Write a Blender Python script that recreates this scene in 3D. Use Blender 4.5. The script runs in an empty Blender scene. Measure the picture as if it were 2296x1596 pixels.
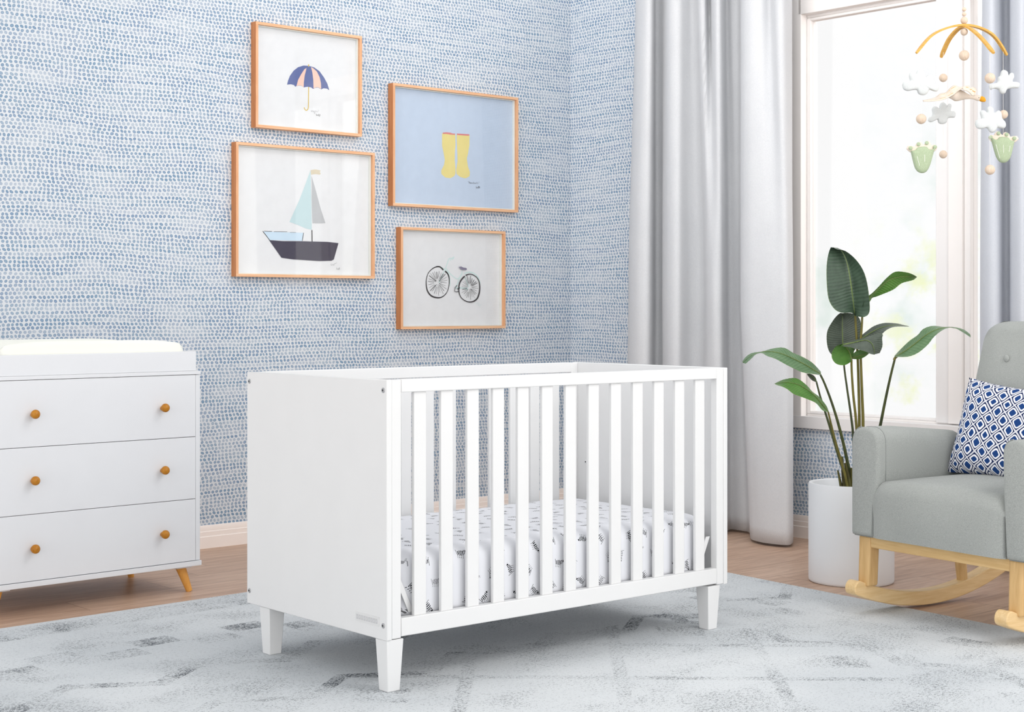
import bpy, bmesh, math, random
from mathutils import Vector, Matrix
random.seed(7)
S = bpy.context.scene
COL = S.collection
F, CX, HY, H = 3508.7, 1148.0, 692.66, 1.05
PI = math.pi

# ------------------------------------------------------------------ helpers
def lin(c):
    return tuple(((x/255)/12.92 if x/255 <= .04045 else ((x/255+.055)/1.055)**2.4) for x in c) + (1,)

def at(px, py, Y):
    return Vector(((px-CX)/F*Y, Y, H-(py-HY)*Y/F))

def tag(o, label=None, cat=None, group=None, kind=None):
    if label: o['label'] = label
    if cat: o['category'] = cat
    if group: o['group'] = group
    if kind: o['kind'] = kind
    return o

def empty(name, loc=(0, 0, 0), rz=0.0, **k):
    o = bpy.data.objects.new(name, None); COL.objects.link(o)
    o.location = loc; o.rotation_euler = (0, 0, rz); o.empty_display_size = .05
    return tag(o, **k)

class MB:
    def __init__(s): s.v = []; s.f = []; s.mi = []; s.uv = None
    def face(s, idx, mi=0): s.f.append(idx); s.mi.append(mi)
    def box(s, x0, y0, z0, x1, y1, z1, mi=0):
        n = len(s.v)
        s.v += [(x, y, z) for z in (z0, z1) for y in (y0, y1) for x in (x0, x1)]
        for q in ((0,2,3,1),(4,5,7,6),(0,1,5,4),(2,6,7,3),(0,4,6,2),(1,3,7,5)): s.face([n+i for i in q], mi)
        return s
    def hexa(s, bot, top, mi=0):      # 4 bottom pts, 4 top pts, counter-clockwise from above
        n = len(s.v); s.v += list(bot)+list(top)
        s.face([n+3, n+2, n+1, n], mi); s.face([n+4, n+5, n+6, n+7], mi)
        for i in range(4):
            j = (i+1) % 4; s.face([n+i, n+j, n+4+j, n+4+i], mi)
        return s
    def prism(s, prof, ax, a, b, mi=0):   # profile in the plane perpendicular to ax
        n = len(s.v); m = len(prof)
        for t in (a, b):
            for p, q in prof:
                s.v.append({'x': (t, p, q), 'y': (p, t, q), 'z': (p, q, t)}[ax])
        s.face([n+i for i in range(m)][::-1], mi); s.face([n+m+i for i in range(m)], mi)
        for i in range(m):
            j = (i+1) % m; s.face([n+i, n+j, n+m+j, n+m+i], mi)
        return s
    def lathe(s, prof, c=(0, 0, 0), seg=40, axis=Vector((0, 0, 1)), mi=0, cap=True):
        q = Vector((0, 0, 1)).rotation_difference(Vector(axis).normalized()); n = len(s.v); m = len(prof)
        for r, z in prof:
            for k in range(seg):
                a = 2*PI*k/seg
                s.v.append(tuple(Vector(c)+q @ Vector((r*math.cos(a), r*math.sin(a), z))))
        for i in range(m-1):
            for k in range(seg):
                l = (k+1) % seg
                s.face([n+i*seg+k, n+i*seg+l, n+(i+1)*seg+l, n+(i+1)*seg+k], mi)
        if cap:
            s.face([n+k for k in range(seg)][::-1], mi); s.face([n+(m-1)*seg+k for k in range(seg)], mi)
        return s
    def tube(s, pts, r, seg=10, mi=0, cap=True):
        pts = [Vector(p) for p in pts]; n = len(s.v); N = len(pts)
        rr = r if isinstance(r, (list, tuple)) else [r]*N
        up = None
        for i, p in enumerate(pts):
            t = (pts[min(i+1, N-1)]-pts[max(i-1, 0)]).normalized()
            if up is None:
                up = t.orthogonal().normalized()
            up = (up-t*up.dot(t)).normalized(); w = t.cross(up)
            for k in range(seg):
                a = 2*PI*k/seg
                s.v.append(tuple(p+(up*math.cos(a)+w*math.sin(a))*rr[i]))
        for i in range(N-1):
            for k in range(seg):
                l = (k+1) % seg
                s.face([n+i*seg+k, n+i*seg+l, n+(i+1)*seg+l, n+(i+1)*seg+k], mi)
        if cap:
            s.face([n+k for k in range(seg)][::-1], mi); s.face([n+(N-1)*seg+k for k in range(seg)], mi)
        return s
    def sphere(s, c, r, sc=(1, 1, 1), u=20, v=12, mi=0):
        n = len(s.v); c = Vector(c)
        s.v.append(tuple(c+Vector((0, 0, -r*sc[2]))))
        for i in range(1, v):
            a = -PI/2+PI*i/v
            for k in range(u):
                b = 2*PI*k/u
                s.v.append(tuple(c+Vector((r*math.cos(a)*math.cos(b)*sc[0], r*math.cos(a)*math.sin(b)*sc[1], r*math.sin(a)*sc[2]))))
        s.v.append(tuple(c+Vector((0, 0, r*sc[2])))); L = len(s.v)-1
        for k in range(u): s.face([n, n+1+(k+1) % u, n+1+k], mi)
        for i in range(v-2):
            for k in range(u):
                l = (k+1) % u; a = n+1+i*u; s.face([a+k, a+l, a+u+l, a+u+k], mi)
        a = n+1+(v-2)*u
        for k in range(u): s.face([L, a+k, a+(k+1) % u], mi)
        return s
    def grid(s, rows, mi=0, uvs=None, closed=False):
        n = len(s.v); m = len(rows[0])
        for r in rows: s.v += [tuple(p) for p in r]
        for i in range(len(rows)-1):
            for j in range(m if closed else m-1):
                k = (j+1) % m
                s.face([n+i*m+j, n+i*m+k, n+(i+1)*m+k, n+(i+1)*m+j], mi)
        if uvs is not None:
            if s.uv is None: s.uv = {}
            for i in range(len(rows)):
                for j in range(m): s.uv[n+i*m+j] = uvs[i][j]
        return s
    def build(s, name, mats, parent=None, bevel=0, bseg=2, smooth=True, angle=38, sub=0, solid=0, kind=None, fix=True):
        me = bpy.data.meshes.new(name); me.from_pydata([tuple(v) for v in s.v], [], s.f)
        for m in (mats if isinstance(mats, (list, tuple)) else [mats]): me.materials.append(m)
        me.polygons.foreach_set('material_index', s.mi)
        if s.uv:
            l = me.uv_layers.new(name='UVMap')
            for lp in me.loops: l.data[lp.index].uv = s.uv.get(lp.vertex_index, (0, 0))
        me.validate(); 
        if fix:
            b = bmesh.new(); b.from_mesh(me); bmesh.ops.recalc_face_normals(b, faces=b.faces[:]); b.to_mesh(me); b.free()
        if smooth:
            me.shade_smooth()
            if not sub: me.set_sharp_from_angle(angle=math.radians(angle))
        me.update()
        o = bpy.data.objects.new(name, me); COL.objects.link(o)
        if parent is not None: o.parent = parent
        if solid:
            m = o.modifiers.new('Solid', 'SOLIDIFY'); m.thickness = solid; m.offset = 0
        if bevel:
            m = o.modifiers.new('Bevel', 'BEVEL'); m.width = bevel; m.segments = bseg; m.limit_method = 'ANGLE'; m.angle_limit = math.radians(35)
        if sub:
            m = o.modifiers.new('Sub', 'SUBSURF'); m.levels = sub; m.render_levels = sub
        if kind: o['kind'] = kind
        return o

def cat_spline(P, n):
    """resample a polyline (list of tuples) with Catmull-Rom, evenly by length"""
    P = [Vector(p) if len(p) > 2 else Vector((p[0], p[1], 0)) for p in P]
    D = []
    for i in range(len(P)-1):
        a = P[max(i-1, 0)]; b = P[i]; c = P[i+1]; d = P[min(i+2, len(P)-1)]
        for k in range(12):
            t = k/12
            D.append(.5*((2*b)+(c-a)*t+(2*a-5*b+4*c-d)*t*t+(3*b-a-3*c+d)*t**3))
    D.append(P[-1])
    L = [0]
    for i in range(1, len(D)): L.append(L[-1]+(D[i]-D[i-1]).length)
    out = []; j = 0
    for k in range(n):
        t = L[-1]*k/(n-1)
        while j < len(L)-2 and L[j+1] < t: j += 1
        w = (t-L[j])/max(L[j+1]-L[j], 1e-9)
        out.append(D[j].lerp(D[j+1], min(max(w, 0), 1)))
    return out

# ------------------------------------------------------------------ node expression helper
class E:
    def __init__(s, nt, sock): s.nt = nt; s.k = sock
    def _m(s, op, *a, clamp=False):
        n = s.nt.nodes.new('ShaderNodeMath'); n.operation = op; n.use_clamp = clamp
        for i, x in enumerate((s,)+a):
            if isinstance(x, E): s.nt.links.new(x.k, n.inputs[i])
            else: n.inputs[i].default_value = x
        return E(s.nt, n.outputs[0])
    def __add__(s, o): return s._m('ADD', o)
    def __radd__(s, o): return s._m('ADD', o)
    def __sub__(s, o): return s._m('SUBTRACT', o)
    def __rsub__(s, o): return (s*-1)+o
    def __mul__(s, o): return s._m('MULTIPLY', o)
    def __rmul__(s, o): return s._m('MULTIPLY', o)
    def __truediv__(s, o): return s._m('DIVIDE', o)
    def floor(s): return s._m('FLOOR')
    def fract(s): return s._m('FRACT')
    def abs(s): return s._m('ABSOLUTE')
    def sin(s): return s._m('SINE')
    def sqrt(s): return s._m('SQRT')
    def max(s, o): return s._m('MAXIMUM', o)
    def min(s, o): return s._m('MINIMUM', o)
    def pow(s, o): return s._m('POWER', o)
    def gt(s, o): return s._m('GREATER_THAN', o)
    def lt(s, o): return s._m('LESS_THAN', o)
    def step(s, a, b, lo=0., hi=1.):
        n = s.nt.nodes.new('ShaderNodeMapRange'); n.interpolation_type = 'SMOOTHSTEP'
        s.nt.links.new(s.k, n.inputs[0])
        n.inputs[1].default_value = a; n.inputs[2].default_value = b; n.inputs[3].default_value = lo; n.inputs[4].default_value = hi
        return E(s.nt, n.outputs[0])

class Mat:
    def __init__(s, name, color=(200, 200, 200), rough=.5, spec=.3, **kw):
        s.m = bpy.data.materials.new(name); s.m.use_nodes = True; s.nt = s.m.node_tree
        s.b = s.nt.nodes['Principled BSDF']
        s.b.inputs['Base Color'].default_value = lin(color); s.b.inputs['Roughness'].default_value = rough
        s.b.inputs['Specular IOR Level'].default_value = spec
        for k, v in kw.items(): s.b.inputs[k.replace('_', ' ')].default_value = v
        s._tc = None
    def tc(s, out='Object'):
        if s._tc is None: s._tc = s.nt.nodes.new('ShaderNodeTexCoord')
        return s._tc.outputs[out]
    def xyz(s, out='Object'):
        n = s.nt.nodes.new('ShaderNodeSeparateXYZ'); s.nt.links.new(s.tc(out), n.inputs[0])
        return [E(s.nt, o) for o in n.outputs]
    def vec(s, x, y=0., z=0.):
        n = s.nt.nodes.new('ShaderNodeCombineXYZ')
        for i, a in enumerate((x, y, z)):
            if isinstance(a, E): s.nt.links.new(a.k, n.inputs[i])
            else: n.inputs[i].default_value = a
        return n.outputs[0]
    def noise(s, v, scale=1., det=2., rough=.5, dist=0.):
        n = s.nt.nodes.new('ShaderNodeTexNoise'); s.nt.links.new(v, n.inputs['Vector'])
        n.inputs['Scale'].default_value = scale; n.inputs['Detail'].default_value = det
        n.inputs['Roughness'].default_value = rough; n.inputs['Distortion'].default_value = dist
        return E(s.nt, n.outputs['Fac'])
    def wn(s, v):
        n = s.nt.nodes.new('ShaderNodeTexWhiteNoise'); n.noise_dimensions = '3D'; s.nt.links.new(v, n.inputs['Vector'])
        p = s.nt.nodes.new('ShaderNodeSeparateColor'); s.nt.links.new(n.outputs['Color'], p.inputs[0])
        return [E(s.nt, o) for o in p.outputs]
    def mix(s, f, a, b):
        n = s.nt.nodes.new('ShaderNodeMix'); n.data_type = 'RGBA'
        for i, x in ((0, f), (6, a), (7, b)):
            if isinstance(x, E): s.nt.links.new(x.k, n.inputs[i])
            elif isinstance(x, bpy.types.NodeSocket): s.nt.links.new(x, n.inputs[i])
            elif isinstance(x, tuple): n.inputs[i].default_value = lin(x)
            else: n.inputs[i].default_value = x
        return n.outputs[2]
    def color(s, sock): s.nt.links.new(sock, s.b.inputs['Base Color']); return s
    def bump(s, h, strength=.3, dist=.001):
        n = s.nt.nodes.new('ShaderNodeBump'); n.inputs['Strength'].default_value = strength; n.inputs['Distance'].default_value = dist
        s.nt.links.new(h.k, n.inputs['Height']); s.nt.links.new(n.outputs[0], s.b.inputs['Normal']); return s

# ------------------------------------------------------------------ materials
def paint(name, c, rough=.45, spec=.3, amt=2):
    m = Mat(name, c, rough, spec); x, y, z = m.xyz()
    n = m.noise(m.tc(), 9, 2)
    m.color(m.mix(n, tuple(max(0, k-amt) for k in c), tuple(min(255, k+amt) for k in c)))
    return m.m

M = {}
M['white'] = paint('white_lacquer', (232, 232, 232), .38)
M['dresser'] = paint('dresser_white', (226, 227, 230), .4)
M['trim'] = paint('trim_paint', (250, 245, 242), .5)
M['winframe'] = paint('window_paint', (250, 246, 244), .5)
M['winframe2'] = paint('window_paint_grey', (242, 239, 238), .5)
M['base'] = paint('baseboard_paint', (250, 239, 232), .5)
M['pot'] = paint('pot_matt_white', (238, 239, 241), .5)
M['screw'] = Mat('screw_metal', (185, 185, 187), .35, .5, Metallic=.7).m
M['screwdark'] = Mat('screw_socket', (45, 45, 47), .6).m
M['plate'] = paint('plate_grey', (226, 226, 226), .4)
M['plate2'] = paint('plate_relief', (204, 204, 206), .4)
M['string'] = Mat('string', (238, 236, 232), .8).m
M['gap'] = Mat('drawer_gap', (150, 150, 155), .8).m

def wood(name, c1, c2, axis='x', scale=14, rough=.45, stretch=14, contrast=1.0):
    m = Mat(name, c1, rough, .3); x, y, z = m.xyz()
    c = {'x': x, 'y': y, 'z': z}[axis]; o = [k for k in (x, y, z) if k is not c]
    v = m.vec(c*(1/stretch), o[0], o[1])
    n = m.noise(v, scale*8, 5, .6, .6); n2 = m.noise(v, scale*30, 2, .5)
    f = (n*.75+n2*.25).step(.5-.22/contrast, .5+.22/contrast)
    m.color(m.mix(f, c1, c2)); m.bump(n2, .15, .0005)
    return m.m
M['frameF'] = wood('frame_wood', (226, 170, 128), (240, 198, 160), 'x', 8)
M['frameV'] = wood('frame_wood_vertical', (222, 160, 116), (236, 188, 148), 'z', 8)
M['frameS'] = wood('frame_wood_shaded_side', (186, 116, 68), (204, 138, 90), 'z', 8)  # darker copy of the frame wood, side shading painted into its colour
M['leg'] = wood('dresser_leg_oak', (214, 150, 70), (232, 172, 92), 'z', 10)
M['knob'] = wood('knob_wood', (172, 108, 24), (194, 132, 42), 'y', 10, .3)
M['rocker'] = wood('rocker_ash', (222, 186, 130), (238, 208, 160), 'y', 10, .42)
M['rockleg'] = wood('chair_leg_ash', (204, 164, 108), (224, 188, 134), 'z', 10, .42)
M['rockrail'] = wood('chair_rail_ash', (212, 174, 118), (228, 194, 140), 'x', 10, .42)
M['arm'] = wood('mobile_bamboo', (206, 152, 66), (222, 176, 94), 'x', 14, .4)
M['bead'] = wood('bead_wood', (206, 184, 162), (224, 206, 188), 'z', 40, .5)

def fabric(name, c1, c2, sc=420, rough=.9, bump=.4, strv=3., trans=0, cloud=.25):
    m = Mat(name, c1, rough, .12); x, y, z = m.xyz()
    a = m.noise(m.vec(x*strv, y*strv, z), sc, 2, .6); b = m.noise(m.vec(x, y, z*strv), sc, 2, .6)
    c = m.noise(m.tc(), 5, 3)
    f = (a*.5+b*.5+(c-.5)*cloud).step(.34, .66)
    m.color(m.mix(f, c1, c2)); m.bump(a+b, bump, .0008)
    m.b.inputs['Sheen Weight'].default_value = .15
    if trans:
        t = m.nt.nodes.new('ShaderNodeBsdfTranslucent'); t.inputs[0].default_value = lin(c2)
        mx = m.nt.nodes.new('ShaderNodeMixShader'); mx.inputs[0].default_value = trans
        m.nt.links.new(m.b.outputs[0], mx.inputs[1]); m.nt.links.new(t.outputs[0], mx.inputs[2])
        m.nt.links.new(mx.outputs[0], m.nt.nodes['Material Output'].inputs[0])
    return m.m
M['chair'] = fabric('grey_weave', (144, 147, 144), (184, 187, 183), 300, strv=6., cloud=.08)
M['piping'] = fabric('grey_piping', (128, 131, 129), (150, 153, 151), 380)
M['curtain'] = fabric('white_linen', (214, 216, 220), (238, 239, 241), 260, .95, .6, 6., .08, cloud=.1)
M['curtain2'] = fabric('white_linen_backlit', (214, 218, 227), (234, 237, 243), 260, .95, .5, 6., .2, cloud=.1)
M['pad'] = fabric('cream_pad', (236, 236, 228), (242, 242, 234), 500, .8, .05)
M['felt'] = fabric('white_felt', (202, 206, 206), (216, 219, 219), 300, .95, .3)
M['cream'] = fabric('cream_felt', (222, 206, 190), (234, 222, 208), 300, .95, .3)
M['sage'] = fabric('sage_felt', (160, 176, 144), (180, 194, 164), 300, .95, .3)
M['ochre'] = fabric('ochre_felt', (214, 148, 36), (228, 166, 56), 300, .95, .2)
M['black'] = Mat('black_eye', (25, 25, 28), .3).m
M['thread'] = Mat('white_thread', (245, 245, 240), .8).m

# wallpaper
def wallpaper(name, g):
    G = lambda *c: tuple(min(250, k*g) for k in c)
    m = Mat(name, (225, 227, 230), .75, .15); x, y, z = m.xyz()
    u = x*(1/.0192)
    wob = (m.noise(m.vec(x*1.6, 0., z*2.4), 1, 1)-.5)*2.6
    v = z*(1/.0158)+wob
    row = v.floor(); fv = v.fract()-.5
    r0 = m.wn(m.vec(row, 3.3, 0.))
    uu = u+r0[0]*9.0+(m.noise(m.vec(x*6.0, row*1.7, 0.), 1, 1)-.5)*2.2
    colm = uu.floor(); fu = uu.fract()-.5
    w = m.wn(m.vec(colm, row, 1.0)); w2 = m.wn(m.vec(colm, row, 5.0))
    dx = fu-(w[0]-.5)*.16; dy = fv-(w[1]-.5)*.16
    dx2 = dx+dy*((w[2]-.5)*.6+.10)
    wobble = (m.noise(m.vec(x, 0., z), 260, 1)-.5)*.10
    su = w2[0]*.08+.30; sv = w2[1]*.08+.365
    d = ((dx2/su).pow(2.)+(dy/sv).pow(2.)).sqrt()+wobble
    mask = d.step(1.10, .90)
    streak = m.noise(m.vec(x*3.2, row*.83, 0.), 1, 2, .6).step(.30, .62)
    alpha = (streak*.50+.46+(w2[2]-.5)*.16)
    rim = d.step(.35, 1.0)
    hue = m.noise(m.vec(x*5, row*.31, 2.0), 1, 1).step(.35, .65)
    c1 = m.mix(hue, G(138, 168, 194), G(144, 168, 196)); c2 = m.mix(hue, G(104, 136, 168), G(110, 136, 170))
    dot = m.mix(rim, c1, c2)
    big = m.noise(m.vec(x, 0., z), 1.5, 2)
    bg = m.mix(big, G(224, 229, 235), G(232, 236, 240))
    m.color(m.mix((mask*alpha)._m('MINIMUM', 1.), bg, dot)); return m.m
M['wallpaper'] = wallpaper('dotted_wallpaper_left', .955)  # same paper, colour toned down to offset strong light on this wall
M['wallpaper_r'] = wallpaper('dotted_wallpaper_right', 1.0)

def floor_mat():
    m = Mat('oak_planks', (190, 160, 140), .38, .35); x, y, z = m.xyz()
    v = y*(1/.19); row = v.floor(); fv = v.fract()
    r = m.wn(m.vec(row, 1., 0.)); u = x*(1/1.25)+r[0]*3; cu = u.floor(); fu = u.fract()
    pr = m.wn(m.vec(cu, row, 2.))
    seam = fv.min(1-fv).step(.004, .012).min(fu.min(1-fu).step(.0006, .0022))
    g = m.noise(m.vec(x*.9+pr[0]*7, y*9.0, pr[1]*5), 4, 6, .62, .9)
    g2 = m.noise(m.vec(x*2., y*60., 0.), 4, 3, .6)
    f = (g*.7+g2*.3+(pr[2]-.5)*.10).step(.33, .67)
    c = m.mix(f, (182, 146, 122), (214, 182, 158))
    c = m.mix(seam, (158, 124, 102), c)
    m.color(c); m.bump(g2, .1, .0006); return m.m
M['floor'] = floor_mat()

def rug_mat():
    m = Mat('distressed_rug', (205, 210, 214), .98, .05); x, y, z = m.xyz()
    # x runs to -3.9 along the window side, y to -4 away from the corner
    wear = m.noise(m.vec(x, y, 0.), 2.3, 3, .6).step(.40, .62)
    wear2 = m.noise(m.vec(x*1.0, y*1.0, 4.), 6.5, 3, .7).step(.36, .62)
    fine = m.noise(m.vec(x*1.0, y*1.8, 0.), 78, 2, .7)
    fine2 = m.noise(m.vec(x*1.2, y*2.2, 3.), 165, 2, .6)
    def band(c, c0, w): return ((c-c0).abs()).step(w, w*.86)
    def tri(c, p): return ((c*(1/p)).fract()-.5).abs()*2        # 0..1
    # borders, parallel to both visible edges
    edge_y = y*-1; edge_x = x*-1
    b1 = band(edge_y, .12, .09).max(band(edge_x, .13, .10))
    # stepped blocks
    blk = ((x*(1/.34)).fract().gt(.5)*.10)
    blocks = band(edge_y+blk, .62, .055)*((x*(1/.17)).fract().step(.08, .14))
    blkx = ((y*(1/.34)).fract().gt(.5)*.10)
    blocks2 = band(edge_x+blkx, .62, .055)*((y*(1/.17)).fract().step(.08, .14))
    # zigzag lines
    zz = tri(x, .42)*.14
    z1 = band(edge_y+zz, 1.02, .035).max(band(edge_y-zz, 1.30, .03))
    zz2 = tri(y, .42)*.14
    z2 = band(edge_x+zz2, 1.02, .035)
    # diamond medallions
    dm = tri(x+.2, .62)+tri(y, .62)
    d1 = (dm-1.0).abs().step(.12, .07); d2 = dm.step(.42, .30)
    field = edge_y.gt(1.35)*edge_x.gt(.9)
    med = d1.max(d2)*field
    pat = b1.max(blocks).max(blocks2*.8).max(z1).max(z2*.8).max(med*.8)
    pat = pat*(wear*.6+.4)*(wear2*.6+.4)
    bgm = m.noise(m.vec(x, y*1.2, 9.), 3.1, 3, .6).step(.42, .72)*.55
    amt = pat.max(bgm)
    sp = (fine*.5+fine2*.5)
    speck = (sp+amt*.105).step(.566, .600)
    col = m.mix(m.noise(m.vec(x, y, 1.), 1.6, 3).step(.3, .7), (210, 214, 217), (224, 227, 229))
    col = m.mix((amt*.12), col, (160, 166, 172))
    col = m.mix(speck*(amt*.55+.32), col, (58, 64, 72))
    lines = m.noise(m.vec(x*.6, y*14., 0.), 9, 2).step(.55, .75)*.10
    col = m.mix(lines, col, (150, 156, 162))
    m.color(col); m.bump(fine2+fine, .5, .003); return m.m
M['rug'] = rug_mat()

def sheet_mat():
    m = Mat('zebra_print_sheet', (246, 246, 248), .8, .1); u, v, w = m.xyz('UV')
    P = .066
    a = u*(1/P); b = v*(1/P)
    row = b.floor(); a2 = a+(row*.5).fract()
    ca = a2.floor(); fa = a2.fract()-.5; fb = b.fract()-.5
    r = m.wn(m.vec(ca, row, 7.)); r2 = m.wn(m.vec(ca, row, 11.))
    X = fa-(r[0]-.5)*.36; Y = fb-(r[1]-.5)*.36
    # rotate by a random angle
    n = m.nt.nodes.new('ShaderNodeVectorRotate'); n.rotation_type = 'Z_AXIS'
    m.nt.links.new(m.vec(X, Y, 0.), n.inputs['Vector']); m.nt.links.new((r[2]*6.28).k, n.inputs['Angle'])
    q = m.nt.nodes.new('ShaderNodeSeparateXYZ'); m.nt.links.new(n.outputs[0], q.inputs[0])
    x, y = E(m.nt, q.outputs[0]), E(m.nt, q.outputs[1])
    wig = (m.noise(m.vec(u, v, 0.), 90, 2)-.5)*.16
    body = ((x*(1/.20)).pow(2.)+(y*(1/.105)).pow(2.)).sqrt().step(1.06, .98)
    stripes = (x*75+y*22+wig*30).sin().gt(-.05)
    # neck and head
    hx = x-.22; hy = y-.10
    head = ((hx*(1/.10)).pow(2.)+(hy*(1/.05)).pow(2.)).sqrt().step(1.1, .95)
    # legs: four thin broken bars under the body
    lx = ((x+.02+wig*.3)*(1/.09)).fract()-.5
    legs = lx.abs().lt(.15)*(x.abs().lt(.18))*((y+.15).abs().lt(.095))*((y*90).sin().gt(-.3))
    tail = ((x+.22+y*.4).abs().lt(.012))*(y.abs().lt(.12))
    fig = (body*stripes).max(head*((x*60).sin().gt(-.5))).max(legs).max(tail)
    keep = r2[0].gt(.12)
    faint = r2[1].step(.05, .4, .6, 1.)
    m.color(m.mix(fig*keep*faint, (232, 233, 238), (24, 24, 28)))
    return m.m
M['sheet'] = sheet_mat()

def pillow_mat():
    m = Mat('lattice_pillow', (240, 240, 245), .85, .1); u, v, w = m.xyz('UV')
    du = (m.noise(m.vec(u, v, 0.), 7, 1)-.5)*.05; dv = (m.noise(m.vec(u, v, 5.), 7, 1)-.5)*.05
    a = (u+v*.82+du)*7.2; b = (u-v*.82+dv)*7.2
    fa = (a.fract()-.5).abs(); fb = (b.fract()-.5).abs()
    d = (fa.pow(4.5)+fb.pow(4.5)).pow(1/4.5)
    wc = m.wn(m.vec(a.floor(), b.floor(), 1.)); s = (wc[0]-.3)*.07; mn = fa.max(fb)
    lat = mn.gt(.44); ring = (d+s*.6).lt(.375)*(d+s).gt(.255)
    m.color(m.mix(lat.max(ring), m.mix(d.lt(.3), (24, 40, 84), (36, 70, 128)), m.mix(lat, (246, 246, 252), (226, 226, 232))))
    x, y, z = m.xyz(); m.bump(m.noise(m.tc(), 500, 1), .2, .0005)
    return m.m
M['pillow'] = pillow_mat()

def leaf_mat(name, dark, light, vein, pale=0.0):
    m = Mat(name, dark, .38, .45); u, v, w = m.xyz('UV')
    av = (v-.5).abs()*2
    wv = m.noise(m.vec(u*5, v*2, 1.), 1, 2)*.05; veins = ((u-av*.10+wv)*150.0).sin()*.5+.5
    n = m.noise(m.vec(u*3, v*3, 0.), 2, 2)
    base = m.mix((veins*.24+n*.9-.08)._m('MINIMUM', 1.)._m('MAXIMUM', 0.), dark, light)
    mid = av.step(.045, .015); edge = av.step(.955, 1.0)*.5
    m.color(m.mix(mid.max(edge), base, vein)); m.bump(veins, .35, .002)
    return m.m
M['leafdark'] = leaf_mat('leaf_deep_green', (46, 62, 50), (82, 104, 84), (120, 140, 84))
M['leafgrey'] = leaf_mat('leaf_underside', (62, 72, 62), (98, 108, 96), (110, 128, 80))
M['leafmid'] = leaf_mat('leaf_mid_green', (68, 104, 66), (118, 148, 108), (134, 158, 92))
M['leafbright'] = leaf_mat('leaf_fresh_green', (58, 104, 38), (96, 140, 62), (140, 166, 84))
M['stem'] = wood('stem_green', (52, 62, 42), (84, 90, 44), 'z', 12, .4)
M['stem2'] = wood('stem_olive', (96, 92, 40), (132, 122, 60), 'z', 12, .4)
M['sheath'] = wood('stem_sheath_brown', (48, 40, 28), (98, 96, 44), 'z', 10, .55)
M['soil'] = paint('inner_pot_grey', (206, 208, 212), .8)

M['rib'] = wood('midrib_green', (92, 112, 62), (120, 136, 80), 'z', 12, .4)
def flat(name, c): 
    m = Mat(name, c, .85, .1); n = m.noise(m.tc(), 22, 2)
    m.color(m.mix(n, tuple(max(0, k-4) for k in c), tuple(min(255, k+4) for k in c))); return m.m
ART = dict(paper=(227, 229, 231), bluepaper=(192, 207, 226), navy=(100, 112, 160), peach=(238, 202, 186), gold=(214, 184, 80),
           sail=(192, 216, 220), grey=(184, 187, 190), sand=(214, 204, 180), hull=(64, 60, 76), sky=(200, 222, 238), ink=(52, 48, 50),
           yellow=(228, 214, 140), red=(214, 130, 128), mint=(204, 226, 224), seat=(128, 124, 146), pen=(120, 122, 126), spacer=(232, 234, 228))
A = {k: flat('print_'+k, c) for k, c in ART.items()}

def glass_mat(name, t=.94):
    m = bpy.data.materials.new(name); m.use_nodes = True; nt = m.node_tree; nt.nodes.clear()
    o = nt.nodes.new('ShaderNodeOutputMaterial'); a = nt.nodes.new('ShaderNodeBsdfTransparent'); g = nt.nodes.new('ShaderNodeBsdfGlossy')
    g.inputs['Roughness'].default_value = .03; g.inputs[0].default_value = (1, 1, 1, 1)
    x = nt.nodes.new('ShaderNodeMixShader'); x.inputs[0].default_value = 1-t
    nt.links.new(a.outputs[0], x.inputs[1]); nt.links.new(g.outputs[0], x.inputs[2]); nt.links.new(x.outputs[0], o.inputs[0]); return m
M['glass'] = glass_mat('pane_glass', .95)
M['pglass'] = glass_mat('picture_glass', .97)

# ------------------------------------------------------------------ setting
WX, WY, WC = .3122, 8.3456, .7241
AL = Vector((math.cos(WC), math.sin(WC), 0)); NL = Vector((-math.sin(WC), math.cos(WC), 0))
AR = Vector((math.sin(WC), -math.cos(WC), 0)); NR = Vector((math.cos(WC), math.sin(WC), 0))
CORNER = Vector((WX, WY, 0))
def onwall(px, py, off, right):
    d, n = (AR, NR) if right else (AL, NL)
    o = CORNER+n*off; k = (px-CX)/F
    s = (k*o.y-o.x)/(d.x-k*d.y); Y = o.y+s*d.y
    return s, H-(py-HY)*Y/F

fl = MB(); fl.box(-7, -7, -.05, 7, 4, 0)
flo = fl.build('floor', M['floor'], kind='structure'); flo.location = CORNER+Vector((-.5, -1.5, 0)); flo.rotation_euler.z = WC
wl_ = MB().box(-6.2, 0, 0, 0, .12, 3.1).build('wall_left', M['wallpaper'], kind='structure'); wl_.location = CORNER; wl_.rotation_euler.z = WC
# right wall with window opening
WL0, WL1, WZ0, WZ1 = 1.515, 3.60, .545, 2.415
wr = MB()
wr.box(0.0, 0, 0, WL0, .06, 3.1); wr.box(WL0, 0, 0, WL1, .06, WZ0); wr.box(WL0, 0, WZ1, WL1, .06, 3.1); wr.box(WL1, 0, 0, 5.2, .06, 3.1)
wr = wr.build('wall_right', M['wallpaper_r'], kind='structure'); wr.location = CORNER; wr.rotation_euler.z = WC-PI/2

def baseprof(h=.1):
    return [(0, 0), (-.016, 0), (-.016, h*.50), (-.0125, h*.53), (-.0125, h*.72), (-.009, h*.75), (-.009, h*.93), (-.005, h), (0, h)]
bl = MB().prism([(y, z) for y, z in baseprof()], 'x', -6.2, 0).build('baseboard_left', M['base'], kind='structure'); bl.location = CORNER; bl.rotation_euler.z = WC
br = MB().prism([(y, z) for y, z in baseprof(.104)], 'x', .016, 5.2).build('baseboard_right', M['base'], kind='structure'); br.location = CORNER; br.rotation_euler.z = WC-PI/2

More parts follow.
